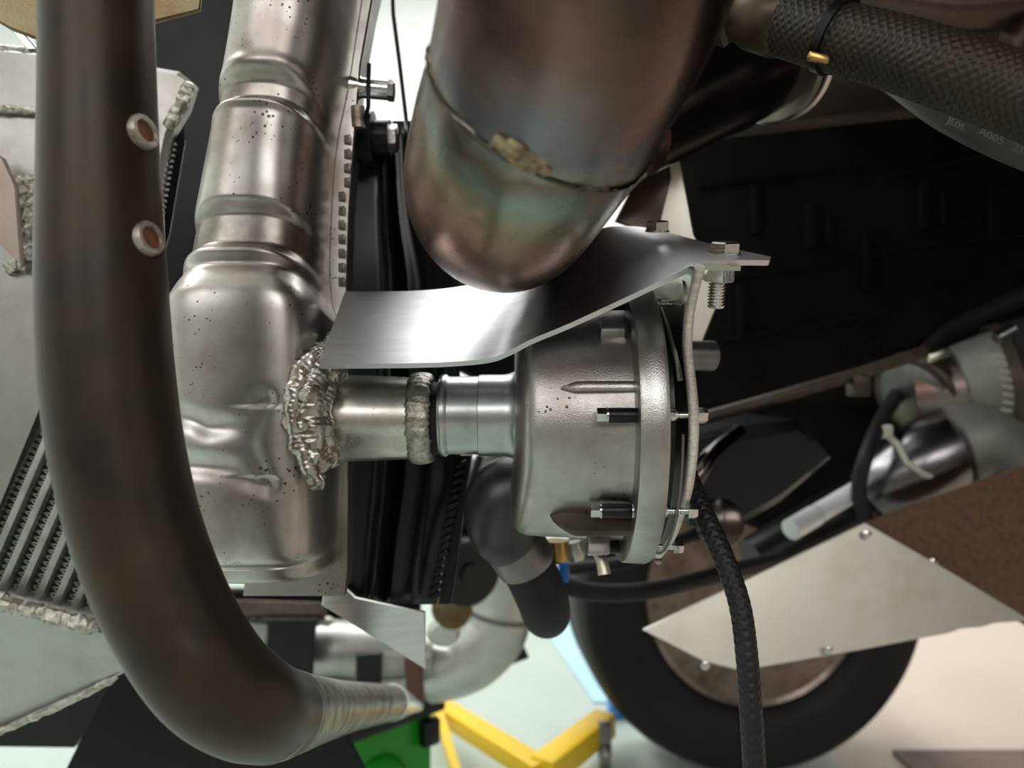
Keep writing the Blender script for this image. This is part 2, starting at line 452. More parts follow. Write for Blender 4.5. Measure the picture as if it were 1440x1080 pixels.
# ================================================================== RADIATOR
rad = thing('radiator', 'silver stamped aluminium radiator side tank with welded outlet neck at centre left', 'radiator', (-.13, .43, .58))
def tank():
    # base shape: py (at the front), left px (Y .36), right px (Y .42), depth of the tank, squareness
    base = [(-200, 316, 520, .051, 2.8), (-100, 304, 507, .051, 2.8), (0, 290, 494, .051, 2.8), (100, 273, 478, .0515, 2.8), (200, 255, 471, .052, 2.9), (300, 238, 468, .053, 3.1), (350, 231, 470, .0545, 3.3), (372, 228, 474, .057, 3.6),
            (395, 224, 481, .062, 4.2), (420, 221, 482, .0645, 4.8), (480, 221, 484, .065, 5), (600, 223, 485, .065, 5), (700, 226, 485, .065, 5), (770, 231, 484, .0645, 5),
            (790, 235, 483, .062, 4.5), (801, 238, 482, .0545, 4), (808, 238, 482, .0545, 3.6), (822, 240, 482, .053, 3.2), (832, 246, 478, .046, 3), (838, 252, 474, .030, 3)]
    c = catmull(base, 40)
    def smooth(a, b, x):
        t = max(0, min(1, (x-a)/(b-a))); return t*t*(3-2*t)
    def groove(py):
        """depth of the rolled channels"""
        g = .0066*smooth(76, 98, py)*(1-smooth(117, 129, py))
        g += .0072*smooth(268, 292, py)*(1-smooth(331, 345, py))
        g -= .0012*math.exp(-((py-131)/6)**2)+.0012*math.exp(-((py-348)/6)**2)+.0010*math.exp(-((py-70)/9)**2)
        g += .0020*math.exp(-((py-368)/9)**2)
        return g
    R = []
    last = -1e9
    for q in c:
        if q[0]-last >= 1.6 or q[0] > 785:
            R.append((q[0], q[1], q[2], q[3]-groove(q[0]), q[4])); last = q[0]
    YB = .412; NC = 150
    lines = [[(235, 582), (268, 590), (300, 603), (332, 592), (352, 572), (374, 562)], [(374, 562), (362, 590), (350, 620), (358, 650), (376, 682)],
             [(376, 682), (350, 676), (322, 660), (280, 656), (235, 652)]]
    segs = []
    for l in lines:
        c = catmull(l, 5); segs += list(zip(c[:-1], c[1:]))
    def emboss(px, py):
        d = 1e9
        for (a, b) in segs:
            vx, vy = b[0]-a[0], b[1]-a[1]; L2 = vx*vx+vy*vy+1e-9
            t = max(0, min(1, ((px-a[0])*vx+(py-a[1])*vy)/L2))
            d = min(d, math.hypot(px-a[0]-t*vx, py-a[1]-t*vy))
        return math.exp(-(d/15.0)**2)*(.45 if 572 < py < 672 and px > 335 else 1)
    V, Fc = [], []
    for (py, xl, xr, D, n) in R:
        Xl = (xl-720)/F*.36; Xr = (xr-720)/F*.42
        xc, hw = (Xl+Xr)/2, (Xr-Xl)/2
        z = CZ+(540-py)/F*.352
        arc = .016*max(0, min(1, (480-py)/90))
        for k in range(NC+1):
            a = pi-pi*k/NC
            c, s = cos(a), sin(a)
            x = xc+hw*math.copysign(abs(c)**(2/n), c)
            y = YB-D*abs(s)**(2/n)
            if 535 < py < 715 and y < YB-D*.9:
                px = 720+x*F/y; pyy = 540-(z-CZ)*F/y
                y += .0024*emboss(px, pyy)
            V.append((x, y, z-arc*(1-abs(s)**1.1)))
    m = NC+1
    for i in range(len(R)-1):
        for k in range(NC):
            Fc.append((i*m+k, i*m+k+1, (i+1)*m+k+1, (i+1)*m+k))
    Fc.append(tuple((len(R)-1)*m+k for k in range(m))); Fc.append(tuple(range(m)))
    dirt = []
    for q in R:
        g = max(0, groove(q[0])/.007)
        dirt += [g]*m
    return V, Fc, dirt
tV, tF, tD = tank()
to_ = mesh('side_tank', (tV, tF), M['tank'], rad, sharp=60)
at_ = to_.data.attributes.new('dirt', 'FLOAT', 'POINT')
at_.data.foreach_set('value', tD)
# crimped flange strips and core
fl = [(-120, 545), (-70, 535), (0, 519), (90, 503), (200, 494), (300, 487), (400, 484), (500, 486), (700, 487), (800, 486), (838, 482)]
mesh('tank_flange', join(*[slab([P(fl[i][1]-40, fl[i][0], .4135), P(fl[i][1]+2, fl[i][0], .4135), P(fl[i+1][1]+2, fl[i+1][0], .4135), P(fl[i+1][1]-40, fl[i+1][0], .4135)], .006) for i in range(len(fl)-1)]), M['tank'], rad)
mesh('gasket', sweep([P(x+2, y, .4155) for y, x in fl[:8]], .0012, 8), M['rod'], rad)
mesh('core', join(*[slab([P(fl[i][1]-140, fl[i][0], .422), P(fl[i][1]-4, fl[i][0], .422), P(fl[i+1][1]-4, fl[i+1][0], .422), P(fl[i+1][1]-140, fl[i+1][0], .422)], .03) for i in range(len(fl)-1)]), M['inter'], rad)
# crimp tabs along the flange
for i in range(11):
    y = 196+i*20; x = 720+(-.0955)*F/.418 + (8 if y < 260 else 0)
    mesh('crimp_tab', box(P(x-2, y, .4125), (.0020, -.001, 0), (0, .0008, 0), (0, 0, .0026), .0006), M['weldmatte'], rad)
# neck
NY, NZ = .385, CZ-(588-540)/F*.385
def nx(px, Y=.385): return (px-720)/F*Y
mesh('outlet_neck', lathe((nx(445), NY, NZ), (1, 0, 0), [(0, .0232), (nx(585)-nx(445), .0212), (nx(606)-nx(445), .0210), (nx(606)-nx(445), .0192), (.01, .0192)], 64), M['neck'], rad)
def wring(r0, x0, x1, seed):
    V, Fc = [], []
    A, K = 150, 14
    for i in range(A):
        t = 2*pi*i/A
        for k in range(K):
            u = 2*pi*k/K
            hw = (x1-x0)/2; q = noise.noise(Vector((cos(t)*9+seed, sin(t)*9, k*.35)))
            f = (t*22/pi) % 1.0
            rr = 1+.20*q+.10*(1-(2*f-1)**2)
            x = (x0+x1)/2+hw*cos(u)*rr+.0006*noise.noise(Vector((t*3, seed, 2)))
            r = r0+.0026*sin(u)*rr
            V.append((x, NY+r*sin(t), NZ+r*cos(t)))
    for i in range(A):
        j = (i+1) % A
        for k in range(K):
            k2 = (k+1) % K
            Fc.append((i*K+k, i*K+k2, j*K+k2, j*K+k))
    return V, Fc
mesh('weld_bead', wring(.0212, nx(578), nx(609), 3), M['weldmatte'], rad, sharp=80)
wb = [bead([P(462, 492, .362), P(440, 505, .352), P(420, 535, .347), P(412, 575, .346), P(418, 615, .346), P(432, 650, .347), P(447, 684, .352)], .0046, .0024, .22, 1),
      bead([P(466, 505, .362), P(449, 520, .354), P(438, 550, .348), P(436, 590, .347), P(441, 630, .349), P(455, 662, .355)], .0062, .0026, .20, 2),
      bead([P(478, 522, .368), P(464, 530, .360), P(454, 560, .355), P(452, 590, .354), P(458, 625, .357), P(468, 655, .366)], .0050, .0024, .22, 3),
      bead([P(462, 487, .366), P(452, 498, .356), P(445, 512, .352)], .0045, .0024, .3, 4),
      bead([P(470, 470, .374), P(464, 485, .370), P(468, 500, .372)], .003, .0024, .3, 6)]
for b_ in wb: mesh('weld_bead', b_, M['weld'], rad, sharp=80)
for (x, y, Y, r, sd) in ((436, 556, .3445, .0042, 1), (455, 600, .351, .004, 2), (425, 600, .345, .0032, 3), (440, 640, .346, .0038, 4), (447, 676, .351, .0035, 5)):
    c = P(x, y, Y); V, Fc, U = lathe(c, (0, -1, 0), [(-r, .0001)]+[(r*sin(a), r*cos(a)*1.25) for a in [radians(q) for q in range(-70, 81, 15)]]+[(r, .0001)], 16)
    V = [v+(v-c)*.35*noise.noise(v*420+Vector((sd, 0, 0))) for v in V]
    mesh('weld_blob', (V, Fc), M['weld'], rad, sharp=80)

# ================================================================== WATER PUMP
PY, PZ = .385, CZ-(592-540)/F*.385
pump = thing('water_pump', 'cast aluminium electric water pump with round ribbed body joined to the radiator neck', 'pump', (.03, PY, PZ-.075))
AX = (1, 0, 0)
inz = CZ-(584-540)/F*.385
# inlet
i0 = nx(619); 
mesh('inlet_pipe', lathe((i0, PY, inz), AX, [(0.004, .0185), (0, .0190), (0, .0206), (.0012, .0214), (.0034, .0214), (.0046, .0204), (.0052, .0203), (nx(673)-i0, .0203), (nx(674)-i0, .0210), (nx(677)-i0, .0212), (nx(708)-i0, .0212),
      (nx(716)-i0, .0217), (nx(726)-i0, .0232), (nx(734)-i0, .0262), (nx(745)-i0, .032)], 72), M['inlet'], pump)
mesh('rubber_seal', lathe((nx(607), PY, NZ), AX, [(0, .0188), (nx(622)-nx(607), .0188)], 48), M['rubber'], pump)
# body
def rot(th, r, x):
    """point on the pump: th degrees up from facing the camera, radius r, at x"""
    a = radians(th)
    return Vector((x, PY-r*cos(a), PZ+r*sin(a)))
bprof = [(.0015, .024), (.0015, .040), (.0020, .0450), (.0034, .0500), (.0056, .0545), (.0082, .0572), (.0115, .0584), (.018, .0589), (.036, .0598), (.052, .0606), (.0545, .0612)]
bV, bF, bU = lathe((0, PY, PZ), AX, bprof, 96)
for v in bV:                      # the volute end leans out towards the bottom
    t_ = max(0, min(1, 1-(v.x-.001)/.03)); q_ = max(0, (PZ-v.z)/.06)
    v.x -= .0065*t_*q_*q_
mesh('pump_body', (bV, bF), M['cast'], pump, sharp=35)
rprof = [(.0540, .060), (.0540, .0690), (.0548, .0712), (.0560, .0718), (.0655, .0724), (.0672, .0716), (.0680, .0695), (.0680, .055)]
mesh('flange_ring', lathe((0, PY, PZ), AX, rprof, 120), M['cast'], pump, sharp=35)
mesh('motor_can', lathe((0, PY, PZ), AX, [(.066, .064), (.071, .064), (.0715, .060), (.0715, .03)], 72), M['blackpl'], pump)
def fin(th, x0, x1, r0, h, wd, curve=True):
    """rib standing on the body along the axis, its left end running out in a curve"""
    V, Fc = [], []
    n = 22
    for i in range(n+1):
        t = i/n; x = x0+(x1-x0)*t
        hh = h*(min(1, t/.30)**.6 if curve else 1)
        ww = wd*min(1, .25+t*4)
        a = radians(th); up = Vector((0, -cos(a), sin(a))); sd = Vector((0, sin(a), cos(a)))
        base = Vector((x, PY, PZ))+up*(r0-.002)
        for (s_, u_) in ((-1.15, 0), (-1, hh+.002-.0006), (-.6, hh+.002), (.6, hh+.002), (1, hh+.002-.0006), (1.15, 0)):
            V.append(base+up*u_+sd*(s_*ww))
    for i in range(n):
        for k in range(5):
            Fc.append((i*6+k, i*6+k+1, (i+1)*6+k+1, (i+1)*6+k))
    Fc.append(tuple(range(6))); Fc.append(tuple(n*6+k for k in range(6)))
    return V, Fc
mesh('rib', fin(17, .0215, .0548, .0592, .0045, .0022), M['cast'], pump)
mesh('rib', fin(-45, .0175, .0548, .0590, .0105, .0022), M['reflectdark'], pump, label='lower rib with dark reflection and brown residue in its colour')
mesh('rib', fin(78, .0215, .0548, .0592, .006, .0022), M['cast'], pump)
mesh('rib', fin(-110, .0215, .0548, .0592, .008, .0022), M['cast'], pump)
for th, xa, xb, r_, h_ in ((47, .0405, .0520, .061, .0042), (-72, .0370, .0480, .062, .0062)):
    a = radians(th); up = Vector((0, -cos(a), sin(a))); sd = Vector((0, sin(a), cos(a)))
    mesh('lug', box(rot(th, r_, (xa+xb)/2), ((xb-xa)/2, 0, 0), sd*.0050, up*h_, .0012), M['cast'], pump)
# screws with black spacers
for th, xs in ((5, .0), (-35, -.0015), (62, 0), (-80, .002)):
    c = rot(th, .0655 if th != -80 else .064, 0); o = lambda x: Vector((x+xs, c.y, c.z))
    sp_ = mesh('spacer', lathe(o(.0415), AX, [(0, .0015), (0, .0030), (.0004, .0033), (.0130, .0033), (.0138, .0028)], 24), M['blackpl'], pump, label='black spacer sleeve')
    mesh('screw_head', join(hexprism(o(.0366), AX, .0034, .0046, .1, .3), lathe(o(.0407), AX, [(0, .0036), (.0008, .0036)], 20)), M['bright'], sp_)
    mesh('screw_tip', join(lathe(o(.0550), AX, [(0, .0034), (.0145, .0034), (.0160, .0026)], 20), thread(o(.069), AX, .0016, .012, .0012)), M['bright'], sp_)
    mesh('nut', hexprism(o(.0800), AX, .0036, .0042, .15, .2), M['bright'], sp_)
# back plate (zinc plated)
def plate_yz(pts, x0, x1, holes=()):
    n = len(pts); V = [(x0, y, z) for y, z in pts]+[(x1, y, z) for y, z in pts]
    Fc = [tuple(range(n)), tuple(n+i for i in range(n))[::-1]]+[(i, (i+1) % n, n+(i+1) % n, n+i) for i in range(n)]
    return V, Fc
def yz(px, py, X=.0785):
    Y = X*F/(px-720); return (Y, CZ+(540-py)/F*Y)
near = [(986, 376), (978, 405), (971, 440), (968, 480), (970, 510), (974, 545), (977, 580), (977, 615), (974, 650), (968, 690), (957, 725), (944, 757), (925, 783)]
out = catmull([yz(*p) for p in near], 5)
for a in range(-97, -180, -7):
    out.append((PY-.0755*cos(radians(a)), PZ+.0755*sin(radians(a))))
out += [(PY+.075, PZ+.02), (PY+.06, PZ+.075), (PY+.03, CZ+.0575), (yz(986, 376)[0]+.01, CZ+.0505)]
V, Fc = plate_yz(out, .0765, .0796)
bp_ = mesh('mounting_plate', (V, Fc), M['zinc'], pump, smooth=False, label='zinc plated mounting plate behind the pump body')
mesh('plate_rim', sweep([Vector((.07805, y+.0002, z)) for y, z in out[:74]], .0023, 10), M['zincedge'], bp_)
hc = yz(957, 413, .0757)
mesh('plate_hole', lathe((.0757, hc[0], hc[1]), AX, [(0, .0046), (.0, .0060), (.0012, .0060), (.0012, .0046)], 28, closed=True), M['bright'], bp_)
mesh('plate_hole_bore', lathe((.0759, hc[0], hc[1]), AX, [(0, .0046), (.0003, .0046)], 28), M['pale'], bp_)
# thin curved gasket edge between ring and plate
gp = [(912, 412), (925, 428), (937, 455), (947, 490), (953, 515), (956, 534)]
mesh('curved_lip', sweep([Vector((.0715, yz(x, y, .0715)[0], yz(x, y, .0715)[1])) for x, y in [(c[0], c[1]) for c in catmull(gp, 6)]], .0011, 10), M['zinc'], pump)
arc = [Vector((.0735, PY-.0672*cos(radians(a)), PZ+.0672*sin(radians(a)))) for a in range(-2, -90, -4)]
mesh('curved_lip', sweep(arc, .0007, 10), M['grey'], pump)
# bent tab of the mounting plate below the shield
mesh('plate_tab', slab([P(984, 374, .318), P(1042, 375, .318), P(1030, 362, .350), P(984, 360, .350)], .0018), M['zinc'], bp_)
# outlet elbow
mesh('outlet_elbow', tubepx([(760, 690, .425, .020), (722, 690, .425, .0205), (704, 706, .425, .0207), (706, 740, .428, .0200), (724, 768, .432, .0170)], 8, 40), M['darkcast'], pump, label='dark grey outlet elbow')
mesh('sensor_stub', lathe(P(985, 500, .44), (1, .2, 0), [(-.02, .009), (.008, .009), (.009, .0075)], 28), M['grey'], pump)
mesh('drain_spout', tubepx([(838, 776, .375, .0022), (846, 790, .372, .0030), (850, 808, .370, .0034)], 5, 16), M['pale'], pump)

# ================================================================== SHIELD
sh = thing('heat_shield', 'bent bare aluminium heat shield strip above the pump and below the exhaust', 'shield', P(780, 455, .36))
st = [((449, 512, .327), (485, 410, .40)), ((560, 511, .326), (590, 408.5, .40)), ((630, 509, .325), (668, 399, .40)), ((685, 504, .325), (738, 378, .402)), ((714, 494, .325), (788, 347, .406)),
      ((745, 478, .325), (822, 329, .411)), ((800, 455, .325), (846, 321, .416)), ((880, 418, .325), (868, 318, .42)), ((945, 387, .323), (908, 320, .415)), ((982, 371, .322), (955, 331, .40)),
      ((1030, 366, .322), (1005, 344, .375)), ((1082, 366, .329), (1084, 361, .337))]
rowsS = catmull([tuple(a)+tuple(b) for a, b in st], 7)
NB = 10
def shield():
    V, Fc = [], []
    m = NB+1
    top = []
    for r in rowsS:
        a, b = P(*r[:3]), P(*r[3:])
        top.append([a.lerp(b, k/NB) for k in range(m)])
    n = len(top)
    def nrm(i, k):
        u = top[min(i+1, n-1)][k]-top[max(i-1, 0)][k]; v = top[i][min(k+1, NB)]-top[i][max(k-1, 0)]
        q = u.cross(v).normalized()
        return q if q.z > 0 else -q
    th = .0024
    for i in range(n):
        for k in range(m): V.append(top[i][k])
    for i in range(n):
        for k in range(m): V.append(top[i][k]-nrm(i, k)*th)
    N_ = n*m
    for i in range(n-1):
        for k in range(NB):
            a = i*m+k
            Fc.append((a, a+1, a+m+1, a+m)); Fc.append((N_+a, N_+a+m, N_+a+m+1, N_+a+1))
    for i in range(n-1):
        for k in (0, NB):
            a = i*m+k; Fc.append((a, a+m, N_+a+m, N_+a))
    for i in (0, n-1):
        for k in range(NB):
            a = i*m+k; Fc.append((a, a+1, N_+a+1, N_+a))
    return V, Fc
mesh('bent_sheet', shield(), M['sheet'], sh, sharp=30)
up_ = (P(1018, 300, .335)-P(1018, 345, .350)).normalized()
def bolt(px, py, Y, r, h, nut, label):
    t = thing('hex_bolt', label, 'bolt', P(px, py, Y), None)
    ax = Vector((0, -.28, 1)).normalized(); o_ = P(px, py+9, Y)
    mesh('bolt_head', join(hexprism(o_+ax*.0006, ax, r, h, .12, .25), lathe(o_, ax, [(0, r*1.02), (.0008, r*1.02)], 28)), M['bright'], t, smooth=False)
    if nut:
        b0 = P(1011, 378, .330); ad = -ax
        mesh('nut', hexprism(b0, ad, .0070, .0058, .1, .5), M['bright'], t, smooth=False)
        mesh('threaded_shank', thread(b0+ad*.0055, ad, .0040, .0120, .0014), M['bright'], t)
    return t
bolt(1019, 348, .345, .0072, .0050, True, 'shiny hex bolt with nut and thread below at the shield right tip')
bolt(924, 317, .385, .0062, .0052, False, 'small hex bolt head on the back of the bent shield')

# ================================================================== DOWNPIPE
dp = thing('exhaust_downpipe', 'large heat tinted stainless exhaust downpipe elbow at top centre', 'pipe', P(740, 300, .28))
# first straight run
A0, A1 = P(852, -160, .180), P(742, 198, .262)
ctrl1 = catmull([tuple(P(850, -190, .178))+(.0400,), tuple(P(822, -20, .208))+(.0402,), tuple(P(778, 110, .237))+(.0402,), tuple(P(738, 200, .262))+(.0402,), tuple(P(712, 262, .292))+(.0400,),
                 tuple(P(716, 284, .335))+(.0395,), tuple(P(760, 262, .385))+(.0385,), tuple(P(830, 200, .43))+(.037,), tuple(P(900, 150, .455))+(.036,)], 14)
pts = [Vector(c[:3]) for c in ctrl1]; rr = [c[3] for c in ctrl1]
# arc length so that the weld seam sits at V = .104
def seam_r(i, k, s, a): return 1.0
V, Fc, U = sweep(pts, rr, 120, True)
# plane of the mitred weld seam; the heat tint is measured from it
q0, q1, q2 = P(597, 50, .238), P(735, 218, .222), P(935, 222, .262)
pn = (q1-q0).cross(q2-q0).normalized()
if pn.z > 0: pn = -pn
U = [(u[0], .104+(v-q1).dot(pn)) for u, v in zip(U, V)]
mesh('pipe_elbow', (V, Fc, U), M['tint'], dp)
ring = []
for k in range(120):
    for i in range(len(pts)-1):
        a, b = V[i*120+k], V[(i+1)*120+k]
        da, db = (a-q1).dot(pn), (b-q1).dot(pn)
        if da <= 0 < db and pts[i].y < .36:
            ring.append(a.lerp(b, -da/(db-da))); break
def seamrf(i, k, s, a): return 1+.5*noise.noise(Vector((s*400, cos(a), sin(a))))
mesh('weld_seam', sweep(ring, .0009, 8, False, seamrf), M['glossdark'], dp)
PX = [(720+v.x*F/v.y, 540-(v.z-CZ)*F/v.y, v.y) for v in V]
def surf(x, y):
    """point on the visible side of the downpipe at a pixel"""
    near = sorted((q for q in PX if abs(q[0]-x) < 16 and abs(q[1]-y) < 16), key=lambda q: q[2])
    ym = near[0][2]
    q = min((q for q in near if q[2] < ym+.02), key=lambda q: (q[0]-x)**2+(q[1]-y)**2)
    return P(x, y, q[2]-.0002)
crust = [bead([surf(x, y) for x, y in c], r_, .003, .4, sd) for c, r_, sd in (
    (((694, 194), (716, 208), (742, 226), (776, 242)), .0019, 31), (((704, 206), (728, 224), (756, 238)), .0018, 32), (((714, 198), (746, 216), (768, 232)), .0016, 33), (((722, 226), (742, 238)), .0013, 34))]
mesh('weld_crust', join(*crust), M['crust'], dp, sharp=80, label='pale crusty patch of weld slag')

# V-band pipe behind
vb = thing('vband_pipe', 'dark polished exhaust pipe with flange ring below the braided hose', 'pipe', P(1060, 130, .5))
a0, a1 = P(915, 165, .44), P(1075, 85, .50)
axv = (a1-a0).normalized(); Lv = (a1-a0).length
mesh('pipe', lathe(a0, axv, [(-.02, .030), (Lv*.45, .032), (Lv*.62, .0345), (Lv*.66, .0335), (Lv*.8, .034), (Lv, .034)], 64), M['vpipe'], vb)
mesh('flange', lathe(a0, axv, [(Lv*.98, .034), (Lv*.98, .0405), (Lv*1.0, .0430), (Lv*1.03, .0430), (Lv*1.05, .0405), (Lv*1.05, .03)], 72), M['vpipe'], vb)
mesh('flange', lathe(a0, axv, [(Lv*1.06, .034), (Lv*1.06, .0430), (Lv*1.08, .0445), (Lv*1.10, .0430), (Lv*1.12, .03)], 72), M['pale'], vb)

# ================================================================== LEFT DARK TUBE
fb = thing('curved_steel_tube', 'dark rusty steel tube curving down the left side with two ring bungs', 'tube', P(300, 1040, .29))
ctrl = [(136, -120, .268, .0188), (137, 0, .268, .0188), (139, 120, .268, .0192), (141, 260, .268, .0202), (145, 400, .268, .0216), (152, 520, .268, .0222), (168, 640, .268, .0222), (198, 760, .268, .0218),
        (244, 870, .268, .0212), (296, 950, .270, .0206), (350, 992, .288, .0200), (392, 1004, .328, .0194)]
c_ = catmull(ctrl, 9)
def tuberf(i, k, s, a): return 1.0
mesh('main_tube', sweep([P(*c[:3]) for c in c_], [c[3] for c in c_], 72, True), M['rust'], fb)
ctrl2 = [(376, 1003, .312, .0197), (396, 1003, .335, .0192), (425, 1001, .38, .0184), (455, 998, .45, .018), (490, 994, .56, .018), (530, 990, .69, .0178), (552, 988, .78, .0178)]
c_ = catmull(ctrl2, 14)
def crinkle(i, k, s, a):
    q = max(0, 1-abs(s-.03)/.05)
    return 1+.020*q*noise.noise(Vector((s*420, cos(a)*5, sin(a)*5)))+.012*q*sin(s*2600+3*sin(a*2))
mesh('cross_tube', sweep([P(*c[:3]) for c in c_], [c[3] for c in c_], 72, True, crinkle), M['rustworn'], fb, label='worn bare steel cross tube running back under the car')
mesh('tube_tip', tubepx([(550, 988, .77, .0184), (556, 988, .80, .0180), (578, 992, .84, .009), (590, 994, .86, .005)], 5, 32), M['bright'], fb, label='bright tapered tip of the cross tube')
for (x, y, cx, R_) in ((197, 193, 140, .0198), (211, 340, 143.5, .0211)):
    ax = Vector((.93, -.30, .20)).normalized()
    hz_ = Vector((ax.x, ax.y, 0)).normalized()
    c = P(cx, y, .268)+hz_*(R_+.0004)
    r = .0062
    rg = mesh('ring_bung', lathe(c-ax*.003, ax, [(0, r), (.0034, r), (.0042, r*.93), (.0042, r*.68), (.0034, r*.62), (0.0, r*.62)], 40, closed=True), M['ring'], fb, label='pale ring bung welded to the tube')
    mesh('bore', lathe(c-ax*.0025, ax, [(0, r*.64), (.0030, r*.64)], 32), M['rusthole'], rg)

# ================================================================== INTERCOOLER
ic = thing('intercooler', 'satin aluminium intercooler with finned core and welded end tanks behind the dark tube', 'intercooler', P(60, 1000, .46))
IY = .44
mesh('end_tank', slabpx([(-60, 64, IY), (64, 72, IY), (205, 90, IY), (250, 98, IY), (272, 116, IY+.005), (262, 150, IY+.005), (238, 190, IY+.01), (222, 270, IY+.01), (226, 520, IY+.01), (64, 572, IY), (-60, 840, IY)], .012, .003), M['inter'], ic)
mesh('tank_step', slabpx([(-60, 150, IY-.004), (64, 156, IY-.004), (205, 168, IY-.002), (205, 96, IY), (64, 74, IY), (-60, 66, IY)], .01, .002), M['inter'], ic)
mesh('weld_bead', bead([P(-40, 151, IY-.004), P(0, 153, IY-.004), P(64, 157, IY-.004)], .0022, .0035, .3, 8), M['weldmatte'], ic)
mesh('weld_bead', bead([P(-40, 64, IY), P(0, 66, IY), P(64, 73, IY)], .0016, .0030, .3, 9), M['weldmatte'], ic)
mesh('weld_bead', bead([P(268, 116, IY+.003), P(258, 140, IY+.003), P(247, 160, IY+.004), P(236, 182, IY+.006)], .0036, .0042, .3, 10), M['weldmatte'], ic)
for px_, sd in ((30, 11), (42, 12)):
    mesh('weld_bead', bead([P(px_, 246, IY-.006), P(px_+4, 280, IY-.006), P(px_, 315, IY-.006), P(px_-2, 345, IY-.006), P(px_+6, 365, IY-.006)], .0036, .0065, .5, sd), M['weldmatte'], ic)
mesh('weld_bead', bead([P(10, 382, IY-.003), P(24, 372, IY-.004), P(42, 378, IY-.003)], .0034, .003, .4, 13), M['weldmatte'], ic)
mesh('side_bracket', slabpx([(-50, 190, .415), (4, 222, .415), (22, 262, .418), (30, 372, .42), (-6, 338, .418), (-50, 300, .415)], .004), M['pink'], ic, label='small pinkish bare metal bracket')
# core: bars run down to the left
def L2(u, v, dy=0.0):
    """u across the bars (px), v along the bars (px)"""
    ox, oy = 66, 560; d = Vector((-.40, .917)); q = Vector((.917, .40))
    p = Vector((ox, oy))+q*u+d*v
    return P(p.x, p.y, IY+.004+dy)
def edge_v(u):
    # the bars end on the weld line (0, 845) - (135, 882)
    x0, y0 = 66+.917*u, 560+.40*u
    # y = 845 + .274 x ; point = (x0 - .40 v, y0 + .917 v)
    return (845+.274*x0-y0)/(.917+.40*.274)
for i in range(-6, 8):
    u = -2+i*26
    v1 = edge_v(u); v0 = max(-40, -40)
    if i < 0: v0 = -10
    a, b = L2(u, v0), L2(u, v1+4)
    half = (L2(u+5, 0)-L2(u-5, 0))/2
    mesh('bar', box((a+b)/2+Vector((0, .010, 0)), (b-a)/2, half, (0, .012, 0), .0006), M['bar'], ic)
    # zigzag fin strip between two bars
    pieces = []
    vv, k, prev = v0, 0, None
    while vv < v1:
        p = L2(u+6 if k % 2 == 0 else u+20, vv)
        if prev is not None:
            m_ = (p+prev)/2; d_ = (p-prev)/2
            pieces.append(box(m_+Vector((0, .012, 0)), d_, d_.cross(Vector((0, 1, 0))).normalized()*.00042, (0, .008, 0)))
        prev = p; k += 1; vv += 4.6
    o = mesh('fin_strip', join(*pieces), M['bar'], ic, smooth=False); o['kind'] = 'stuff'
mesh('core_backing', slabpx([(-120, 840, IY+.028), (-60, 640, IY+.028), (66, 540, IY+.028), (220, 560, IY+.028), (220, 900, IY+.028), (-60, 835, IY+.028)], .02), M['fin'], ic)
mesh('bottom_tank', slabpx([(-60, 832, IY-.006), (0, 846, IY-.006), (135, 882, IY-.006), (190, 905, IY-.004), (176, 948, IY+.012), (150, 962, IY+.012), (0, 1030, IY+.02), (-60, 1052, IY+.02)], .04, .003), M['inter'], ic)
mesh('weld_bead', bead([P(-40, 834, IY-.008), P(0, 847, IY-.008), P(70, 865, IY-.008), P(140, 884, IY-.008)], .0045, .0052, .4, 15), M['weldmatte'], ic)
mesh('weld_bead', bead([P(-40, 1044, IY+.016), P(0, 1028, IY+.016), P(80, 994, IY+.012), P(165, 952, IY+.01)], .0022, .0040, .35, 16), M['weldmatte'], ic)
mesh('louvre_strip', slabpx([(258, 176, IY+.02), (240, 200, IY+.02), (218, 270, IY+.02), (222, 380, IY+.02), (240, 330, IY+.03), (262, 200, IY+.03)], .02), M['shroud'], ic)
V, Fc = [], []
louv = []
for i in range(16):
    louv.append(box(P(240-i*1.4, 205+i*8, IY+.017), (.0035, 0, .001), (0, .001, 0), (0, 0, .0006)))
o = mesh('louvre_fins', join(*louv), M['grey'], ic, smooth=False); o['kind'] = 'stuff'

# top left bracket, dark cover behind
mesh('passivated_bracket', slabpx([(-40, -40, .31), (286, -40, .33), (281, 14, .33), (206, 33, .325), (120, 46, .32), (52, 54, .315), (14, 40, .31), (-40, 8, .31)], .003), M['olive'], None,
     label='olive brown passivated bracket across the top left corner', cat='bracket')
mesh('black_cover', slabpx([(150, -60, .62), (330, -60, .62), (330, 200, .62), (280, 460, .62), (180, 460, .62), (150, 100, .62)], .01), M['panel'], None, label='black cover panel behind the tube in the upper left', cat='panel')
t = thing('steel_strip', 'thin bright steel strip at the far upper left edge', 'strip', P(30, 60, .36))
mesh('strip', slabpx([(17, 44, .36), (30, 42, .36), (52, 68, .36), (38, 70, .36)], .004), M['bright'], t)
# lower left panels
mesh('dark_undertray', slabpx([(166, 930, .60), (84, 1100, .60), (520, 1100, .60), (470, 1000, .60), (300, 930, .60)], .006), M['panel'], None, label='dark green black undertray panel below the curved tube', cat='panel')
mesh('black_splitter', slabpx([(-60, 1000, .66), (176, 900, .66), (186, 930, .66), (104, 1052, .66), (-60, 1050, .66)], .012), M['blackpl'], None, label='black splitter edge under the intercooler bottom tank', cat='splitter')

mesh('timing_cover', slabpx([(640, 395, .60), (985, 375, .60), (985, 640, .60), (780, 660, .60), (690, 545, .60), (640, 520, .60)], .03, .004), M['iron'], None, label='black engine front cover behind the pump and shield', cat='cover')

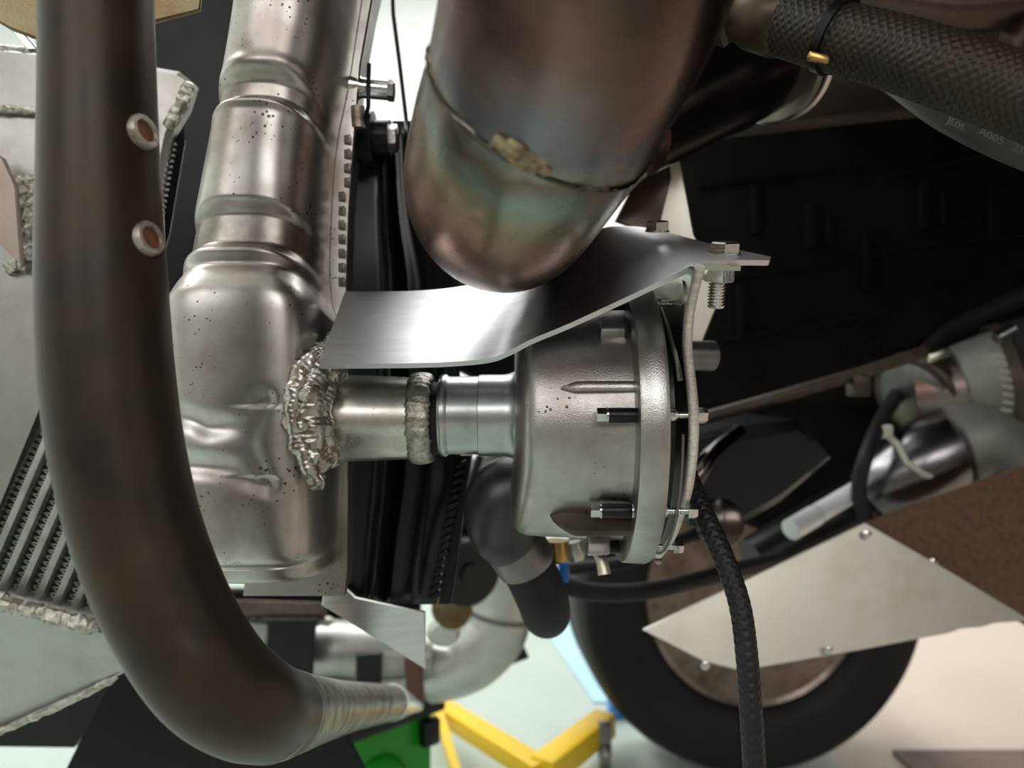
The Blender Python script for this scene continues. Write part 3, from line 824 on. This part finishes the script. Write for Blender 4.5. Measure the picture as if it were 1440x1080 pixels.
# ================================================================== FAN SHROUD AND LOWER PARTS
fs = thing('fan_shroud', 'black fan shroud standing behind the radiator flange and neck', 'shroud', P(540, 850, .48))
rowsF = [(170, 496, 596), (300, 494, 610), (420, 486, 640), (640, 468, 648), (760, 462, 628), (850, 458, 614)]
V, Fc = [], []
RR = catmull([tuple(map(float, r)) for r in rowsF], 4); NU = 40
for (py, xa, xb) in RR:
    for k in range(NU+1):
        u = k/NU; Y = .465+.02*u-.012*math.exp(-((u-.42)/.05)**2)+.010*math.exp(-((u-.52)/.03)**2)-.006*math.exp(-((u-.78)/.06)**2)
        V.append(P(xa+(xb-xa)*u, py, Y))
m_ = NU+1
for i in range(len(RR)-1):
    for k in range(NU): Fc.append((i*m_+k, i*m_+k+1, (i+1)*m_+k+1, (i+1)*m_+k))
o = mesh('shroud_skin', (V, Fc), M['shroud'], fs); so = o.modifiers.new('thick', 'SOLIDIFY'); so.thickness = .003
teeth = []
for i in range(17):
    y = 652+i*11.5; x = 655-(y-652)*.2
    teeth.append((x, y))
for x, y in teeth:
    mesh('tooth', box(P(x-6, y, .485), (.0032, 0, .0012), (0, .004, 0), (0, 0, .0016), .0004), M['blackpl'], fs)
mesh('shroud_rim', slabpx([(640, 640, .49), (664, 640, .49), (634, 850, .49), (616, 850, .49)], .01), M['blackpl'], fs)
mesh('shroud_strut', slabpx([(596, 330, .50), (606, 330, .50), (650, 400, .50), (640, 420, .50), (600, 410, .50)], .012), M['blackpl'], fs)
lb = mesh('lower_bracket', join(slabpx([(458, 800, .462), (452, 852, .462), (598, 942, .48), (598, 862, .47), (500, 840, .455)], .003),), M['sheet'], None, label='pale aluminium corner bracket below the black fan shroud', cat='bracket')

oc = thing('oil_cooler', 'silver horizontal oil cooler with black straps behind the tube elbow', 'cooler', P(450, 960, .95))
mesh('cooler_top', slabpx([(318, 842, .92), (452, 846, .92), (455, 866, .91), (330, 866, .91)], .03, .002), M['rod'], oc)
mesh('gap_shade_sheet', slabpx([(300, 832, 1.02), (590, 832, 1.02), (590, 900, 1.02), (470, 915, 1.02), (470, 985, 1.02), (300, 930, 1.02)], .02), M['iron'], oc)  # dark sheet added as shade in the gap behind the barrel
mesh('end_barrel', lathe(P(318, 905, .97), (1, 0, -.06), [(-.02, .02), (0, .032), (.007, .036), (.11, .036), (.136, .039), (.187, .039), (.212, .034), (.27, .027)], 48), M['inter'], oc)
mesh('weld_bead', bead([P(322, 862, .925), P(360, 868, .925), P(410, 872, .925), P(470, 874, .925)], .0055, .007, .3, 20), M['weldmatte'], oc)
fb_ = []
for i in range(10):
    fb_.append(box(P(324+i*6, 886+i*.8, .915), (.0019, 0, 0), (0, .007, 0), (0, 0, .0145)))
o = mesh('fins', join(*fb_), M['bar'], oc, smooth=False); o['kind'] = 'stuff'
mesh('strap', slabpx([(375, 870, .90), (446, 870, .90), (442, 892, .90), (438, 960, .90), (366, 960, .90), (374, 900, .90)], .010, .002), M['blackpl'], oc)
mesh('strap', slabpx([(500, 920, .92), (537, 918, .92), (535, 985, .92), (499, 985, .92)], .010, .002), M['blackpl'], oc)
mesh('mount_lip', slabpx([(470, 915, .98), (590, 915, .98), (590, 990, .98), (470, 985, .98)], .006), M['inter'], oc)
mesh('red_brown_bar', join(slabpx([(568, 925, .93), (592, 930, .93), (597, 990, .93), (572, 990, .93)], .012, .002)), M['redbrown'], None, label='short red brown upright bar beside the tube tip', cat='bar')

# white pipe and hose
wp = thing('intake_pipe', 'blurred pale aluminium intake pipe curving behind the pump', 'pipe', P(650, 950, 1.05))
mesh('upper_pipe', tubepx([(672, 640, 1.02, .038), (690, 720, 1.02, .040), (706, 800, 1.02, .042), (704, 870, 1.02, .043)], 8, 40), M['white'], wp)
mesh('pipe_bend', tubepx([(704, 855, 1.02, .044), (694, 888, 1.02, .046), (668, 918, 1.02, .046), (640, 934, 1.02, .044), (600, 944, 1.02, .043)], 8, 40), M['white'], wp)
mesh('clamp_ring', lathe(P(703, 862, 1.02), P(700, 880, 1.02)-P(706, 850, 1.02), [(-.003, .0435), (-.003, .0460), (.003, .0460), (.003, .0435)], 40, closed=True), M['grey'], wp)
mesh('pipe_tab', slabpx([(690, 905, 1.04), (728, 890, 1.04), (744, 926, 1.04), (700, 942, 1.04)], .008, .001), M['blackpl'], wp)
hz = thing('rubber_hose', 'black rubber hose hanging from the pump outlet', 'hose', P(770, 880, .47))
mesh('hose', tubepx([(722, 762, .45, .0165), (744, 800, .46, .0165), (762, 840, .47, .0165), (768, 862, .49, .0160), (770, 862, .54, .0155)], 8, 40), M['rubber'], hz)
mesh('collar', tubepx([(716, 752, .445, .0175), (722, 764, .447, .0182), (738, 788, .452, .0184), (741, 793, .453, .0175)], 4, 40), M['grey'], hz, label='grey metal collar of the hose')
# bits seen between pump and wheel
t = thing('brass_fitting', 'small brass fitting below the pump body', 'fitting', P(782, 785, .48))
mesh('body', lathe(P(782, 760, .48), (0, 0, -1), [(0, .008), (.004, .009), (.012, .009), (.014, .006)], 24), M['brass'], t)
mesh('cap', lathe(P(806, 762, .48), (.2, 0, -1), [(0, .005), (.006, .007), (.012, .005)], 20), M['white'], t)
mesh('blue_connector', abox(*(lambda a, b: (a.x, b.x, .50, .515, b.z, a.z))(P(786, 792, .5), P(800, 820, .5)), .001), M['blue'], None, label='tiny bright blue plug beside the black hose', cat='connector')
pm = thing('pulley', 'dark fan pulley with a yellowish hub between shroud and intake pipe', 'pulley', P(640, 890, .90))
mesh('pulley_rim', lathe(P(650, 800, .90), (.5, -1, 0), [(0, .02), (0, .038), (.006, .042), (.012, .036), (.018, .042), (.024, .038), (.024, .012), (.03, .012)], 48), M['shroud'], pm)
mesh('pulley_hub', lathe(P(634, 855, .90), (.3, -1, .2), [(0, .024), (.012, .024), (.014, .018), (.028, .016), (.030, .004)], 32), M['olive'], pm)
mesh('lower_cap', lathe(P(624, 886, .90), (.1, -1, -.3), [(0, .019), (.006, .020), (.012, .016)], 28), M['white'], pm)
mesh('upper_arm', slabpx([(636, 735, .91), (690, 725, .91), (696, 790, .91), (640, 830, .91)], .02, .004), M['iron'], pm)
mesh('belt', sweep([P(676, 640, .88), P(654, 700, .88), P(640, 760, .88), P(632, 820, .88)], .005, 12), M['rubber'], pm)

# bolts beside the flange, thin rod
sb = thing('spacer_stud', 'steel spacer stud with spring clip beside the radiator flange', 'stud', P(510, 140, .44))
a, b = P(488, 122, .42), P(556, 128, .42)
ax = (b-a).normalized(); L_ = (b-a).length
mesh('stud_shank', lathe(a, ax, [(0, .008), (L_*.25, .0070), (L_*.32, .0055), (L_*.86, .0055)], 28), M['bright'], sb)
mesh('stud_head', hexprism(a+ax*L_*.86, ax, .0060, L_*.14, .15, .3), M['bright'], sb)
mesh('spring_clip', sweep([P(519, 90, .415), P(518, 118, .412), P(518, 150, .412), P(512, 172, .415), P(504, 185, .42)], .0012, 8), M['blackpl'], sb)
mesh('lock_washer', tubepx([(503, 150, .415, .004), (504, 180, .416, .004)], 4, 12), M['ring'], sb)
bb = thing('black_bolt', 'black bolt standing out of the shroud below the spacer stud', 'bolt', P(540, 230, .44))
a, b = P(505, 195, .45), P(560, 195, .45); ax = (b-a).normalized(); L_ = (b-a).length
mesh('bolt_shank', lathe(a, ax, [(0, .016), (L_*.4, .016), (L_*.42, .011), (L_*.8, .011)], 28), M['blackpl'], bb)
mesh('bolt_head', hexprism(a+ax*L_*.8, ax, .0085, L_*.2, .15, .1), M['bright'], bb)
mesh('thin_rod', sweep([P(550, -60, .50), P(553, 20, .50), P(562, 90, .50), P(572, 175, .50)], .0014, 10), M['panel'], None, label='thin dark rod running down beside the exhaust at top', cat='rod')

# ================================================================== RIGHT SIDE: ENGINE
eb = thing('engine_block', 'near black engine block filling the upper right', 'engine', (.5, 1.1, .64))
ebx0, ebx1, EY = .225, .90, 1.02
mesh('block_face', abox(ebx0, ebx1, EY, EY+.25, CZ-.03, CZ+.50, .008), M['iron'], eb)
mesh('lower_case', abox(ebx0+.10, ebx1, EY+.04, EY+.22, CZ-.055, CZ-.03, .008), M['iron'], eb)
for (x, y0, y1, w_) in ((1138, 290, 350, 8), (1162, 300, 345, 5), (1295, 258, 325, 7), (1322, 270, 318, 4), (1215, 330, 410, 6), (1060, 260, 330, 6), (1390, 260, 340, 6), (1040, 400, 480, 6)):
    a, b = P(x, y0, EY), P(x, y1, EY)
    mesh('rib', abox(a.x-w_*.001, a.x+w_*.001, EY-.012, EY+.004, b.z, a.z, .002), M['iron'], eb)
for (x, y, r) in ((1195, 235, .010), (1228, 488, .012), (1180, 495, .007), (1115, 450, .008), (1350, 300, .008), (1060, 520, .012), (1200, 370, .006), (1330, 420, .010), (1135, 425, .006)):
    mesh('bolt_head', hexprism(P(x, y, EY+.001), (0, -1, 0), r, .010, .2, random.random()), M['iron'], eb, smooth=False)
for (xa, ya, xb, yb) in ((980, 262, 1200, 232), (1020, 390, 1240, 360), (1240, 250, 1440, 205), (1200, 355, 1440, 330), (1000, 480, 1250, 440)):
    mesh('web', sweep([P(xa, ya, EY-.002), P(xb, yb, EY-.002)], .006, 10), M['iron'], eb)
mesh('bell_housing', slabpx([(950, 560, 1.03), (1500, 500, 1.03), (1500, 730, 1.03), (1250, 750, 1.03), (1130, 770, 1.03), (1040, 735, 1.03), (950, 690, 1.03)], .10, .01), M['iron'], eb)
mesh('pan_rail', sweep([P(975, 592, .70), P(1060, 568, .70), P(1210, 525, .70), P(1300, 495, .71)], .006, 14), M['rod'], eb, label='brown rail along the block lower edge')
mesh('rail_clip', abox(*(lambda p: (p.x-.008, p.x+.008, .69, .71, p.z-.02, p.z))(P(1207, 528, .70)), .002), M['rod'], eb)
op = thing('oil_pan', 'dark glossy oil pan below the engine block', 'pan', P(1100, 720, .74))
mesh('pan_body', slabpx([(975, 622, .66), (1060, 602, .67), (1128, 592, .68), (1178, 645, .68), (1105, 708, .68), (1030, 752, .67), (975, 742, .66)], .12, .01), M['shroud'], op)
mesh('pan_tube', tubepx([(960, 700, .60, .007), (982, 668, .60, .007), (1000, 640, .61, .007), (1040, 606, .64, .006)], 6, 16), M['glossdark'], op)
mesh('drain_boss', lathe(P(1012, 735, .62), (-.3, -1, .2), [(0, .02), (.01, .02), (.014, .012)], 28), M['glossdark'], op)

fr = thing('frame_rail', 'rusty brown chassis rail behind the braided hose at top right', 'rail', P(1180, 180, .6))
mesh('rail_face', slabpx([(930, 190, .60), (1300, 150, .60), (1470, 140, .60), (1470, 20, .60), (1180, 20, .60), (930, 110, .60)], .03, .003), M['railrust'], fr)
mesh('rail_lip', sweep([P(930, 192, .596), P(1120, 174, .596), P(1300, 152, .596), P(1470, 138, .596)], .004, 10), M['railrust'], fr)

bh = thing('braided_hose', 'braided steel hose with hex fitting across the top right corner', 'hose', P(1240, 130, .29))
c_ = catmull([(1062, 22, .345, .0140), (1110, 34, .335, .0142), (1180, 54, .32, .0142), (1260, 75, .305, .0142), (1340, 101, .29, .0142), (1420, 130, .28, .0140), (1520, 170, .265, .0140)], 60)
NS = 140
def weave(i, k, s, a):
    u = a*20/(2*pi); v = s/.0038
    p1 = sin(2*pi*(u+v)); p2 = sin(2*pi*(u-v))
    return 1+.024*(max(p1, p2))
mesh('braid', sweep([P(*c[:3]) for c in c_], [c[3] for c in c_], NS, True, weave), M['braid'], bh, sharp=80)
a, b = P(1010, 8, .355), P(1075, 26, .342); ax = (b-a).normalized()
mesh('hex_fitting', join(hexprism(a, ax, .0165, (b-a).length*.5, .15, .2), lathe(a+ax*(b-a).length*.5, ax, [(0, .0125), (.004, .0135), (.008, .0150), (.022, .0152), (.024, .014)], 40)), M['oldbrass'], bh)
a, b = P(1168, 50, .322), P(1184, 55, .319); ax = (b-a).normalized()
cl = mesh('clamp_band', lathe(a, ax, [(0, .0150), (0, .0160), (.004, .0160), (.004, .0150)], 56, closed=True), M['blackpl'], bh)
mesh('clamp_ear', box(P(1150, 82, .310), (.004, 0, -.001), (0, .002, 0), (0, 0, .0015), .0005), M['brass'], cl)

rh = thing('olive_rubber_hose', 'olive rubber hose with raised lettering under the braided hose', 'hose', P(1380, 200, .34))
c_ = catmull([(1200, 62, .40, .0102), (1270, 108, .375, .0102), (1330, 150, .355, .0102), (1400, 186, .34, .0102), (1500, 228, .33, .0102)], 12)
mesh('hose', sweep([P(*c[:3]) for c in c_], [c[3] for c in c_], 40, True), M['oliverub'], rh)
def text3d(s, px, py, Y, size, ang, parent, m):
    cu = bpy.data.curves.new('lettering', 'FONT'); cu.body = s; cu.size = size; cu.extrude = .00025; cu.align_x = 'CENTER'; cu.align_y = 'CENTER'
    ob = bpy.data.objects.new('tmp', cu); COL.objects.link(ob)
    bpy.context.view_layer.update()
    me = bpy.data.meshes.new_from_object(ob.evaluated_get(bpy.context.evaluated_depsgraph_get()))
    bpy.data.objects.remove(ob)
    mw = Matrix.Translation(P(px, py, Y)) @ Matrix.Rotation(-ang, 4, 'Y') @ Matrix.Rotation(radians(78), 4, 'X')
    V = [mw @ v.co for v in me.vertices]; Fc = [tuple(p.vertices) for p in me.polygons]
    mesh('lettering', (V, Fc), m, parent, smooth=False)
text3d('JE05', 1345, 175, .3385, .0050, radians(-29), rh, M['letter'])
text3d('A005', 1394, 192, .3295, .0056, radians(-26), rh, M['letter'])
text3d('21', 1432, 210, .3235, .0056, radians(-24), rh, M['letter'])

tp = thing('stained_pipe', 'stained shiny exhaust pipe at the top right corner', 'pipe', P(1380, 60, .5))
mesh('pipe', tubepx([(1200, -12, .50, .014), (1290, 10, .50, .014), (1370, 14, .50, .014), (1480, 0, .50, .016)], 6, 28), M['maroon'], tp)
mesh('cone_end', lathe(P(1424, 60, .50), (1, 0, .1), [(-.004, .008), (0, .016), (.01, .022), (.05, .024)], 32), M['maroon'], tp)

# pale strip behind pump
ps = thing('engine_mount_strip', 'pale bare steel mounting strip behind the shield tip', 'bracket', P(980, 470, .5))
mesh('strip', slabpx([(934, 208, .50), (951, 196, .50), (976, 330, .50), (1000, 372, .50), (1016, 412, .50), (988, 480, .50), (968, 480, .50), (955, 400, .50), (925, 330, .50)], .006), M['pale'], ps)
mesh('dark_tab', slabpx([(865, 310, .49), (888, 262, .49), (940, 208, .49), (944, 250, .49), (925, 330, .49)], .006), M['glossdark'], ps)

# right pipe joint
xp = thing('side_pipe', 'grey metal side pipe with foil tape and clamps at right edge', 'pipe', P(1330, 700, .9))
def seg(p, q, r0, r1, n=12, s=40): return sweep([p.lerp(q, i/n) for i in range(n+1)], [r0+(r1-r0)*i/n for i in range(n+1)], s, True)
a, b = P(1540, 520, .84), P(1300, 560, .90)
dd = (b-a).normalized()
mesh('rubber_sleeve', seg(P(1560, 500, .82), P(1432, 528, .86), .066, .064), M['rubber'], xp)
mesh('duct', seg(P(1440, 530, .86), P(1345, 552, .89), .058, .050), M['grey'], xp)
mesh('duct_neck', seg(P(1350, 550, .885), P(1284, 556, .905), .050, .044), M['stain'], xp, label='pinkish heat stained duct neck')
mesh('lower_branch', tubepx([(1400, 590, .885, .052), (1350, 622, .87, .050), (1300, 650, .865, .048), (1258, 676, .87, .043), (1225, 700, .88, .038)], 8, 40), M['glosssilver'], xp)
mesh('foil_tape', tubepx([(1352, 548, .882, .0525), (1385, 540, .873, .0560), (1412, 534, .865, .0590)], 6, 40), M['tape'], xp, label='matte foil tape wrap on the duct')
mesh('foil_tape', tubepx([(1338, 630, .862, .0525), (1372, 622, .860, .0540), (1402, 640, .862, .0560), (1440, 668, .87, .056)], 6, 40), M['tape'], xp, label='matte foil tape wrap on the lower branch')
k1 = mesh('hose_clamp', lathe(P(1418, 534, .862), dd, [(0, .0645), (0, .0670), (.012, .0665), (.012, .0640)], 56, closed=True), M['rod'], xp)
mesh('clamp_screw', lathe(P(1400, 476, .80), (1, 0, .55), [(0, .007), (.022, .007)], 16), M['bright'], k1)
for i in range(8):
    mesh('clamp_slot', box(P(1412+i*1.2-(i-4)**2*.5, 500+i*11, .795), (.0055, 0, -.001), (0, .001, 0), (0, 0, .0017)), M['pale'], k1)
ck = Vector((-.80, -.42, -.40)).normalized(); cc_ = P(1292, 552, .895)
k2 = mesh('band_clamp', lathe(cc_, ck, [(-.010, .046), (-.010, .050), (-.003, .0525), (.003, .0505), (.009, .0525), (.012, .050), (.012, .044)], 56), M['rod'], xp)
mesh('clamp_face', lathe(cc_+ck*.0125, ck, [(0, .0435), (.002, .0435), (.004, .036)], 48), M['grey'], k2)
mesh('clamp_lug', box(P(1316, 500, .86), (.012, 0, .004), (0, .008, 0), (0, 0, .005), .002), M['zinc'], k2)
mesh('cable_tie', sweep([P(1240, 606, .84), P(1262, 624, .825), P(1275, 650, .82), P(1300, 668, .82), P(1330, 672, .83)], .0035, 10), M['cream'], xp, label='cream nylon cable tie')
mesh('tie_head', box(P(1243, 607, .83), (.008, 0, .001), (0, .006, 0), (0, 0, .007), .002), M['cream'], xp)
mesh('pivot_bolt', hexprism(P(1240, 671, .855), (0, -1, 0), .007, .008, .3), M['bright'], xp)
sk = thing('shock_shaft', 'bright chrome shaft in a black sleeve above the pale plate', 'shaft', P(1150, 760, .85))
mesh('chrome_shaft', seg(P(1150, 722, .80), P(1204, 690, .82), .0105, .0105, 3, 24), M['satin'], sk)
mesh('shaft_end', seg(P(1112, 745, .78), P(1146, 725, .80), .0115, .0115, 3, 24), M['satin'], sk)
mesh('sleeve', seg(P(1060, 790, .90), P(1205, 708, .93), .030, .034, 3, 32), M['blackpl'], sk)

# hoses and cables
mesh('braided_cable', sweep([P(*c[:3]) for c in catmull([(958, 640, .40, 0), (972, 680, .365, 0), (990, 722, .35, 0), (1018, 785, .338, 0), (1040, 850, .33, 0), (1050, 920, .325, 0), (1056, 1000, .322, 0), (1064, 1130, .32, 0)], 60)],
     .0047, 64, True, lambda i, k, s, a: 1+.05*max(sin(2*pi*(a*6/(2*pi)+s/.0042)), sin(2*pi*(a*6/(2*pi)-s/.0042)))), M['blackbraid'], None, sharp=80, label='black braided cable hanging in front of the tyre', cat='cable')
mesh('black_tube_line', tubepx([(780, 818, .62, .008), (830, 832, .62, .0075), (900, 832, .64, .0075), (970, 818, .68, .0075), (1040, 800, .76, .008), (1100, 785, .84, .008)], 8, 16), M['rubber'], None, label='black rubber line sagging behind the braided cable', cat='hose')
mesh('black_brake_line', tubepx([(1222, 740, .80, .008), (1208, 690, .80, .008), (1222, 630, .80, .008), (1258, 560, .90, .009), (1330, 470, .98, .011), (1470, 405, .98, .012)], 8, 16), M['rubber'], None, label='black rubber hose looping above the grey side pipe', cat='hose')
mesh('black_lower_line', tubepx([(800, 800, .66, .006), (880, 790, .66, .006), (950, 760, .66, .006), (1040, 735, .70, .006)], 8, 12), M['rubber'], None, label='thin black line directly under the pump flange', cat='hose')

# plates on the right
mesh('triangular_plate', slabpx([(904, 885, .73), (1216, 735, .77), (1330, 800, .755), (1450, 872, .74), (1400, 876, .74), (1380, 882, .74), (1352, 884, .738), (1336, 890, .738), (1210, 914, .735), (1042, 943, .73), (990, 930, .73)], .0025, .0006), M['pale'], None, label='pale satin metal triangular plate in front of the tyre', cat='plate')
pp_ = bpy.data.objects['triangular_plate']
for x, y in ((1216, 750), (1308, 789), (1166, 915), (992, 936)):
    mesh('rivet', lathe(P(x, y, .766 if x > 1200 else .733)+Vector((0, -.006, 0)) if x > 1200 else P(x, y, .727), (0, -1, 0), [(0, .0045), (.001, .0042), (.002, .002)], 16), M['bright'], pp_)
t = thing('rust_plate', 'brown rusty steel plate at the right edge above the pale plate', 'plate', P(1400, 800, .86))
mesh('plate_sheet', slabpx([(1217, 736, .785), (1260, 718, .785), (1460, 648, .785), (1460, 890, .775), (1330, 815, .78)], .004), M['brown'], t)

# ================================================================== WHEEL
wh = thing('wheel', 'black tyre on a worn steel rim standing at lower right', 'wheel', (.43, 1.40, 0))
wc = P(1060, 842, 1.33); wax = Vector((.10, -1, .0)).normalized()
RT = wc.z-.004
RT = .325
wc.z = RT+.002
tp_ = [(-.16, .185), (-.175, .21), (-.18, .25), (-.165, .300), (-.14, .318), (-.10, RT), (-.02, RT), (.012, .318), (.030, .304), (.036, .27), (.034, .235), (.022, .212), (.010, .203), (-.01, .20)]
mesh('tyre', lathe(wc, wax, catmull(tp_, 4), 120), M['tire'], wh)
grooves = []
for d in (-.12, -.085, -.05):
    grooves.append(lathe(wc, wax, [(d-.004, RT+.0004), (d, RT+.0008), (d+.004, RT+.0004)], 96))
mesh('tread_rib', join(*grooves), M['rubber'], wh)
mesh('rim', lathe(wc, wax, [(.012, .205), (.016, .200), (.012, .192), (0, .188), (-.012, .186), (-.03, .176), (-.05, .172), (-.06, .165), (-.065, .150)], 96), M['rim'], wh)
mesh('hub', lathe(wc, wax, [(-.10, .178), (-.09, .12), (-.06, .10), (-.05, .06), (-.03, .055), (-.03, .001)], 64), M['hub'], wh)
for k in range(5):
    a = 2*pi*k/5; u = Vector((0, 0, 1)); v = wax.cross(u)
    mesh('lug_nut', hexprism(wc+wax*-.05+u*(.075*cos(a))+v*(.075*sin(a)), wax, .012, .02, .2), M['rim'], wh)

# ================================================================== FLOOR THINGS
hl = thing('engine_hoist', 'yellow steel engine hoist base with angled legs on the garage floor', 'hoist', P(760, 1075, 1.2)*1)
def beam(p, q, hw, hh, bev=.003):
    d = (q-p)/2; s = d.normalized().cross(Vector((0, 0, 1))).normalized()
    return box((p+q)/2, d, s*hw, Vector((0, 0, hh)), bev)
A, B, C = P(600, 985, 1.47), P(762, 1086, 1.20), P(852, 1016, 1.40)
mesh('leg', beam(A, B, .020, .016), M['yellow'], hl)
mesh('leg', beam(B, C, .022, .022), M['yellow'], hl)
mesh('brace', beam(P(612, 984, 1.44), P(648, 1110, 1.15), .008, .010), M['yellow'], hl)
cz = P(850, 1040, 1.34)
cs = mesh('caster_fork', box((cz.x, cz.y, cz.z), (.012, 0, 0), (0, .012, 0), (0, 0, .03), .003), M['grey'], hl)
mesh('caster_wheel', lathe((cz.x-.01, cz.y, .028), (1, 0, 0), [(0, .012), (.001, .026), (.004, .028), (.016, .028), (.019, .026), (.02, .012)], 32), M['grey'], cs)
mesh('blue_block', abox(.205, .250, 1.54, 1.60, 0, .07, .004), M['blue'], None, label='bright blue block on the floor beside the tyre', cat='block')

gc = thing('green_case', 'bright green plastic case with black lid at bottom centre', 'case', (-.19, 1.03, 0))
p0, p1 = Vector((-.243, .918, .25)), Vector((-.100, 1.045, .25))
d = (p1-p0).normalized(); nrm_ = Vector((-d.y, d.x, 0))
cc = (p0+p1)/2+nrm_*.10
mesh('case_body', box((cc.x, cc.y, .12), d*.088, nrm_*.092, Vector((0, 0, .12)), .010), M['green'], gc)
mesh('lid', box((cc.x, cc.y, .249), d*.102, nrm_*.104, Vector((0, 0, .011)), .005), M['blackpl'], gc)
fc = (p0+p1)/2-nrm_*(-.006)
mesh('bulge', lathe(Vector((fc.x, fc.y, .165)), -nrm_, [(-.01, .042), (.004, .040), (.014, .034), (.020, .022), (.022, .004)], 32), M['green'], gc)
mesh('latch', box(Vector((p1.x, p1.y, .215))-d*.02, d*.014, nrm_*.008, Vector((0, 0, .018)), .003), M['blackpl'], gc)

o = mesh('floor_mat', abox(.72, 1.5, 1.12, 1.40, .0005, .008), M['mat'], None, label='brown mat on the floor in the lower right corner', cat='mat')
o = mesh('blue_floor_sheet', slab([Vector((.00, 2.6, .004)), Vector((.62, 2.6, .004)), Vector((.30, 1.62, .004)), Vector((.18, 1.62, .004))], .003), M['tarp'], None, label='pale blue sheet lying on the floor beside the tyre', cat='sheet')
